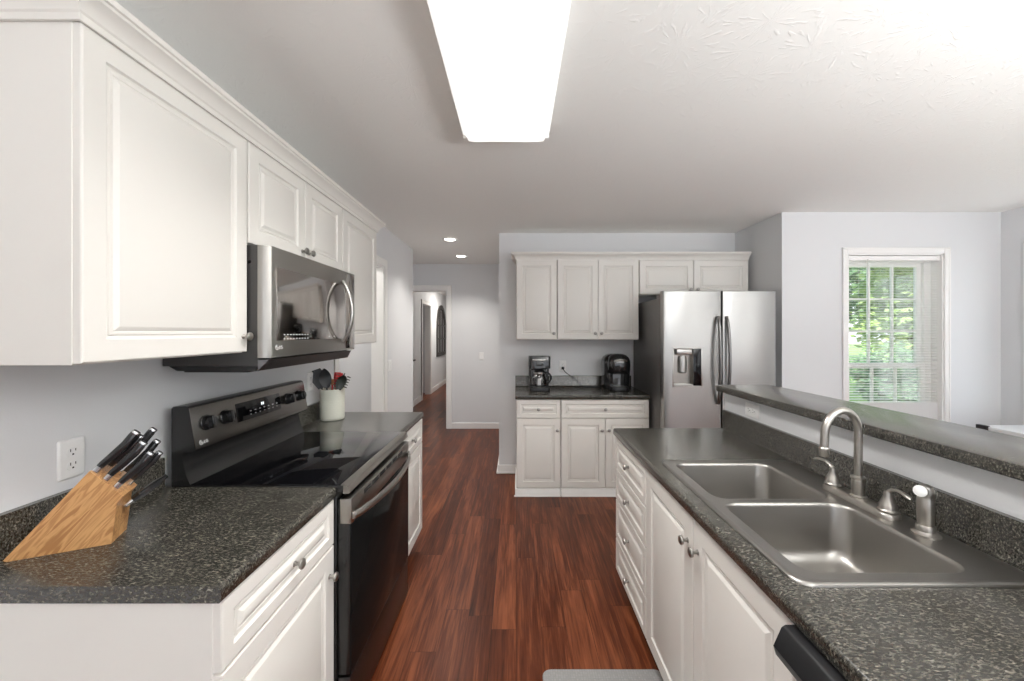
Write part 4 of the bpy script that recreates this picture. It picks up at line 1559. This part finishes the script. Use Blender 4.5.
def knife_meshes(L_, w, bolster=True):
    """local: x across the thickness, y across the width, z along the handle, z=0 at the slot face"""
    hb = MB()
    rs = []
    for t, sc, bend in ((0, .80, 0), (.08, .86, 0), (.35, .95, .002), (.7, 1.0, .003), (.93, 1.0, .0), (1.0, .92, -.001)):
        rs.append([(p[0], p[1] + bend, .016 + (L_ - .024) * t) for p in rr(0, 0, .0145 * sc, w * sc, .005, 4)])
    hb.rings(rs)
    bo = MB()
    bo.rings([[(p[0], p[1], zz) for p in rr(0, 0, .0125, w * .84 * k, .004, 4)] for zz, k in ((.002, .98), (.010, .92), (.017, .96))])
    ca_ = MB()
    ca_.rings([[(p[0], p[1] - .0005, L_ - .0085 + zz) for p in rr(0, 0, .0146 * k, w * k, .005, 4)] for zz, k in ((0, .95), (.004, .95), (.006, .85))])
    bl_ = MB().box((-.0012, -w * .4, -.004), (.0012, w * .4, .003))
    return hb, bo, ca_, bl_


def knife(label, s_on_face, t, L_, w, first=None):
    p2 = f0 + fd * s_on_face
    o3 = kb_pt(p2.x, t, p2.y)
    zax = (d1 * .66 + Vector((0, 0, 1)) * .751).normalized()
    yax = (d1 * .751 - Vector((0, 0, 1)) * .66).normalized()
    xax = yax.cross(zax)
    M = Matrix((xax, yax, zax)).transposed().to_4x4()
    M.translation = o3
    k = thing('kitchen_knife', label, 'knife', tuple(o3), 0, 'black-handled knives in the wooden block')
    hb, bo, ca_, bl_ = knife_meshes(L_, w)
    part('handle', MB().add(hb, M), MAT['black_gloss'], k)
    part('bolster', MB().add(bo, M), MAT['blade_steel'], k, 'bright steel bolster')
    part('end_cap', MB().add(ca_, M), MAT['blade_steel'], k, 'bright steel cap')
    part('blade', MB().add(bl_, M), MAT['blade_steel'], k)
    return k


knife('black-handled knife in the upper row, camera side of the block', .008, .012, .132, .0205)
knife('black-handled knife in the upper row, middle slot of the block', .018, .046, .118, .019)
knife('black-handled knife in the upper row, wall side of the block', .026, .078, .138, .0195)
knife('black-handled knife in the middle row, camera side of the block', .040, .012, .124, .020)
knife('black-handled knife in the middle row, wall side of the block', .056, .072, .124, .019)
knife('black-handled knife in the lowest row, camera side of the block', .072, .012, .116, .019)
knife('black-handled knife in the lowest row, wall side of the block', .084, .062, .110, .018)
# kitchen shears hang out of the low front slot
sh = thing('kitchen_shears', 'black kitchen shears poking out low from the block front', 'shears', tuple(kb_pt(.204, .05, .09)), 0)
zax = (d1 * .80 + Vector((0, 0, .60)) + d2 * .25).normalized()
p0 = kb_pt(.209, .05, .085)
part('handle', MB().tube([p0 + zax * .012, p0 + zax * .03, p0 + zax * .07, p0 + zax * .098], [.008, .011, .011, .006], 10), MAT['black_gloss'], sh)
part('handle', MB().tube([p0 + zax * .012 + d2 * .012, p0 + zax * .03 + d2 * .017, p0 + zax * .06 + d2 * .018, p0 + zax * .085 + d2 * .015], [.007, .010, .010, .005], 10), MAT['black_gloss'], sh)
part('blade', MB().tube([p0 - zax * .008, p0 + zax * .02], [.006, .006], 8), MAT['blade_steel'], sh, 'bright steel shank')

# ------------------------------------------------------------------ ceiling lights
cl = thing('ceiling_light', 'long white fluorescent wraparound fixture on the kitchen ceiling', 'ceiling light', (-.052, 1.30, 2.40))
fx0, fx1, fy0, fy1 = -.270, .166, .68, 1.955
part('housing', MB().box((fx0, fy0, 2.470), (fx1, fy1, CEIL - .001), .004), MAT['fixture_white'], cl)
part('end_cap', MB().box((fx0 + .004, fy1 - .03, 2.442), (fx1 - .004, fy1, 2.475), .006), MAT['fixture_white'], cl)
part('end_cap', MB().box((fx0 + .004, fy0, 2.442), (fx1 - .004, fy0 + .03, 2.475), .006), MAT['fixture_white'], cl)
dp = [(fx0 + .004, 2.474), (fx0 + .006, 2.458), (fx0 + .016, 2.452), (fx0 + .022, 2.446), (fx0 + .034, 2.434), (fx0 + .055, 2.430), (fx1 - .055, 2.430), (fx1 - .034, 2.434), (fx1 - .022, 2.446), (fx1 - .016, 2.452), (fx1 - .006, 2.458), (fx1 - .004, 2.474)]
part('diffuser', MB().prism(dp, lambda p: (p[0], fy0 + .012, p[1]), lambda p: (p[0], fy1 - .012, p[1])), MAT['diffuser'], cl, 'glowing white lens', smooth=30)
lamp('fluorescent_glow', 'AREA', (-.052, 1.3, 2.425), (0, 0, 0), 13, (1.0, .985, .96), shape='RECTANGLE', size=.34, size_y=1.2, spread=math.radians(128))

dn = thing('recessed_light', 'recessed ceiling downlight in the hall, nearer of the pair', 'ceiling light', (-.741, 4.33, CEIL - .006), 0, 'recessed hall downlights')
part('trim_ring', MB().lathe([(.088, .006), (.088, .002), (.082, -.002), (.062, -.001), (.062, .006)], (-.741, 4.33, CEIL - .006), seg=32), MAT['fixture_white'], dn)
part('bulb', MB().lathe([(.060, .003), (.05, -.004), (.03, -.008), (.004, -.009)], (-.741, 4.33, CEIL - .006), seg=28), MAT['lamp_glow'], dn, 'glowing bulb face')
dup(dn, (-.755, 5.29, CEIL - .006), 0, 'recessed ceiling downlight in the hall, closer to the far doorway')
lamp('downlight_one', 'SPOT', (-.741, 4.33, CEIL - .03), (0, 0, 0), 42, (1, .96, .90), spot_size=math.radians(120), spot_blend=.8, shadow_soft_size=.05)
lamp('downlight_two', 'SPOT', (-.755, 5.29, CEIL - .03), (0, 0, 0), 42, (1, .96, .90), spot_size=math.radians(120), spot_blend=.8, shadow_soft_size=.05)
lamp('pantry_fill', 'POINT', (-1.8, 3.2, 2.3), (0, 0, 0), 9, (1, .96, .9), shadow_soft_size=.08)  # added light with no fixture, brightens the pantry behind the opening
lamp('corridor_lamp', 'AREA', (-1.3, 9.6, CEIL - .03), (0, 0, 0), 22, (1, .95, .88), shape='RECTANGLE', size=.3, size_y=.3)

# ------------------------------------------------------------------ arched mirror in the corridor
am = thing('arched_mirror', 'dark arched window-pane mirror on the corridor wall', 'mirror', (CLX, 10.5, .84))
def arch(y0_, y1_, z0, zt, x0, x1):
    r = (y1_ - y0_) / 2
    cy = (y0_ + y1_) / 2
    pts = [(y0_, z0), (y1_, z0)] + [(cy + r * math.cos(math.radians(180 * k / 16)), zt - r + r * math.sin(math.radians(180 * k / 16))) for k in range(17)]
    return pts
o_ = arch(9.92, 11.08, .84, 2.2, 0, 0)
i_ = arch(10.02, 10.98, .94, 2.1, 0, 0)
mb = MB()
mb.rings([[(CLX + .002, *p) for p in o_], [(CLX + .035, *p) for p in o_], [(CLX + .035, *p) for p in i_], [(CLX + .012, *p) for p in i_]], cap0=True, cap1=False)
part('frame', mb, MAT['arch_frame'], am)
part('glass', MB().rings([[(CLX + .008, *p) for p in i_], [(CLX + .012, *p) for p in i_]]), MAT['mirror'], am)
mb = MB()
for yy in (10.34, 10.66):
    mb.box((CLX + .012, yy - .025, .94), (CLX + .030, yy + .025, 2.03))
for zz in (1.3, 1.65):
    mb.box((CLX + .012, 10.02, zz - .02), (CLX + .028, 10.98, zz + .02))
part('grille', mb, MAT['arch_frame'], am)

# ------------------------------------------------------------------ mat, table
rs = []
for zz, ins in ((.0, .003), (.003, 0), (.011, 0), (.014, .003), (.015, .008)):
    rs.append([(p[0], p[1], zz) for p in rr((.112 + .632) / 2, (.82 + 1.687) / 2, .52 - 2 * ins, .867 - 2 * ins, .035, 6)])
solo('floor_mat', MB().rings(rs), MAT['mat_weave'], 'light grey woven mat on the wood floor by the sink', 'mat')

tb = thing('dining_table', 'white table in the breakfast room below the window corner', 'table', (3.9, 2.5, 0))
part('tabletop', MB().box((3.655, 1.75, .715), (4.165, 3.06, .745), .005), MAT['table_white'], tb)
part('apron', MB().box((3.70, 1.79, .64), (4.13, 3.02, .715)), MAT['table_white'], tb)
for xx, yy in ((3.66, 3.02), (4.12, 3.02), (3.66, 1.76), (4.12, 1.76)):
    part('leg', MB().box((xx, yy, 0), (xx + .04, yy + .04, .715), .003), MAT['black_plastic'], tb, 'black leg')
part('corner_cap', MB().box((3.638, 3.005, .700), (3.672, 3.075, .750), .004), MAT['black_plastic'], tb, 'small black corner cap')

# ------------------------------------------------------------------ garden
gz = -.35
struct('lawn', MB().box((-2, 3.9, gz - .1), (60, 60, gz)), MAT['lawn_green'], label='sunlit green lawn outside the window')


def tree(label, x, y, h, rad, n, mat, cat='tree', trunk=.12, low=.3, seed=0, name='leafy_tree', group='garden trees outside the window'):
    rnd = random.Random(seed)
    t = thing(name, label, cat, (x, y, gz), 0, group if cat == 'tree' else None)
    mb = MB()
    bm = mb.bm
    blobs = [(rnd.uniform(-.6, .6) * rad, rnd.uniform(-.6, .6) * rad, gz + h * rnd.uniform(low, .88), rad * rnd.uniform(.35, .62)) for _ in range(14)]
    for i in range(n):
        bx, by, bz, br = blobs[i % len(blobs)]
        v = Vector((rnd.gauss(0, 1), rnd.gauss(0, 1), rnd.gauss(0, .8))).normalized() * br * rnd.uniform(.55, 1.0)
        p = Vector((x + bx, y + by, bz)) + v
        if p.z < gz + .02:
            p.z = gz + .05
        s = rnd.uniform(.05, .11) * (rad / 1.9 if rad > 1 else .7)
        a = Vector((rnd.gauss(0, 1), rnd.gauss(0, 1), rnd.gauss(0, .6))).normalized()
        b = a.orthogonal().normalized()
        vs_ = [bm.verts.new(p + a * s), bm.verts.new(p + b * s * .55 + a * s * .1), bm.verts.new(p - a * s), bm.verts.new(p - b * s * .55 + a * s * .1)]
        bm.faces.new(vs_)
    part('foliage', mb, mat, t, kind='stuff', smooth=None)
    if trunk:
        part('trunk', MB().tube([(x, y, gz), (x + .05, y, gz + h * .3), (x - .03, y + .05, gz + h * .6)], [trunk, trunk * .8, trunk * .4], 10), MAT['bark'], t)
    return t


tree('bright green leafy tree nearest behind the window', 9.6, 9.4, 6.0, 1.9, 12000, MAT['leaf_light'], low=.30, seed=1)
tree('big dark green tree straight behind the bright leafy one', 14.3, 14.2, 8.5, 3.0, 14000, MAT['leaf_dark'], low=.12, seed=3)
tree('tall pale green tree farthest back on the lawn', 20.5, 20.0, 12.0, 4.4, 14000, MAT['leaf_light'], low=.1, seed=4)
tree('dark green tree at the edge of the lawn beside the house', 8.0, 15.6, 7.0, 2.5, 7000, MAT['leaf_dark'], low=.2, seed=2)
tree('pale green tree on the open side of the lawn', 17.5, 8.5, 7.5, 2.8, 7000, MAT['leaf_light'], low=.2, seed=6)
tree('low round dark shrub on the lawn below the window', 7.2, 7.3, 1.5, .62, 4000, MAT['leaf_dark'], cat='shrub', trunk=.03, low=.3, seed=5, name='garden_shrub')
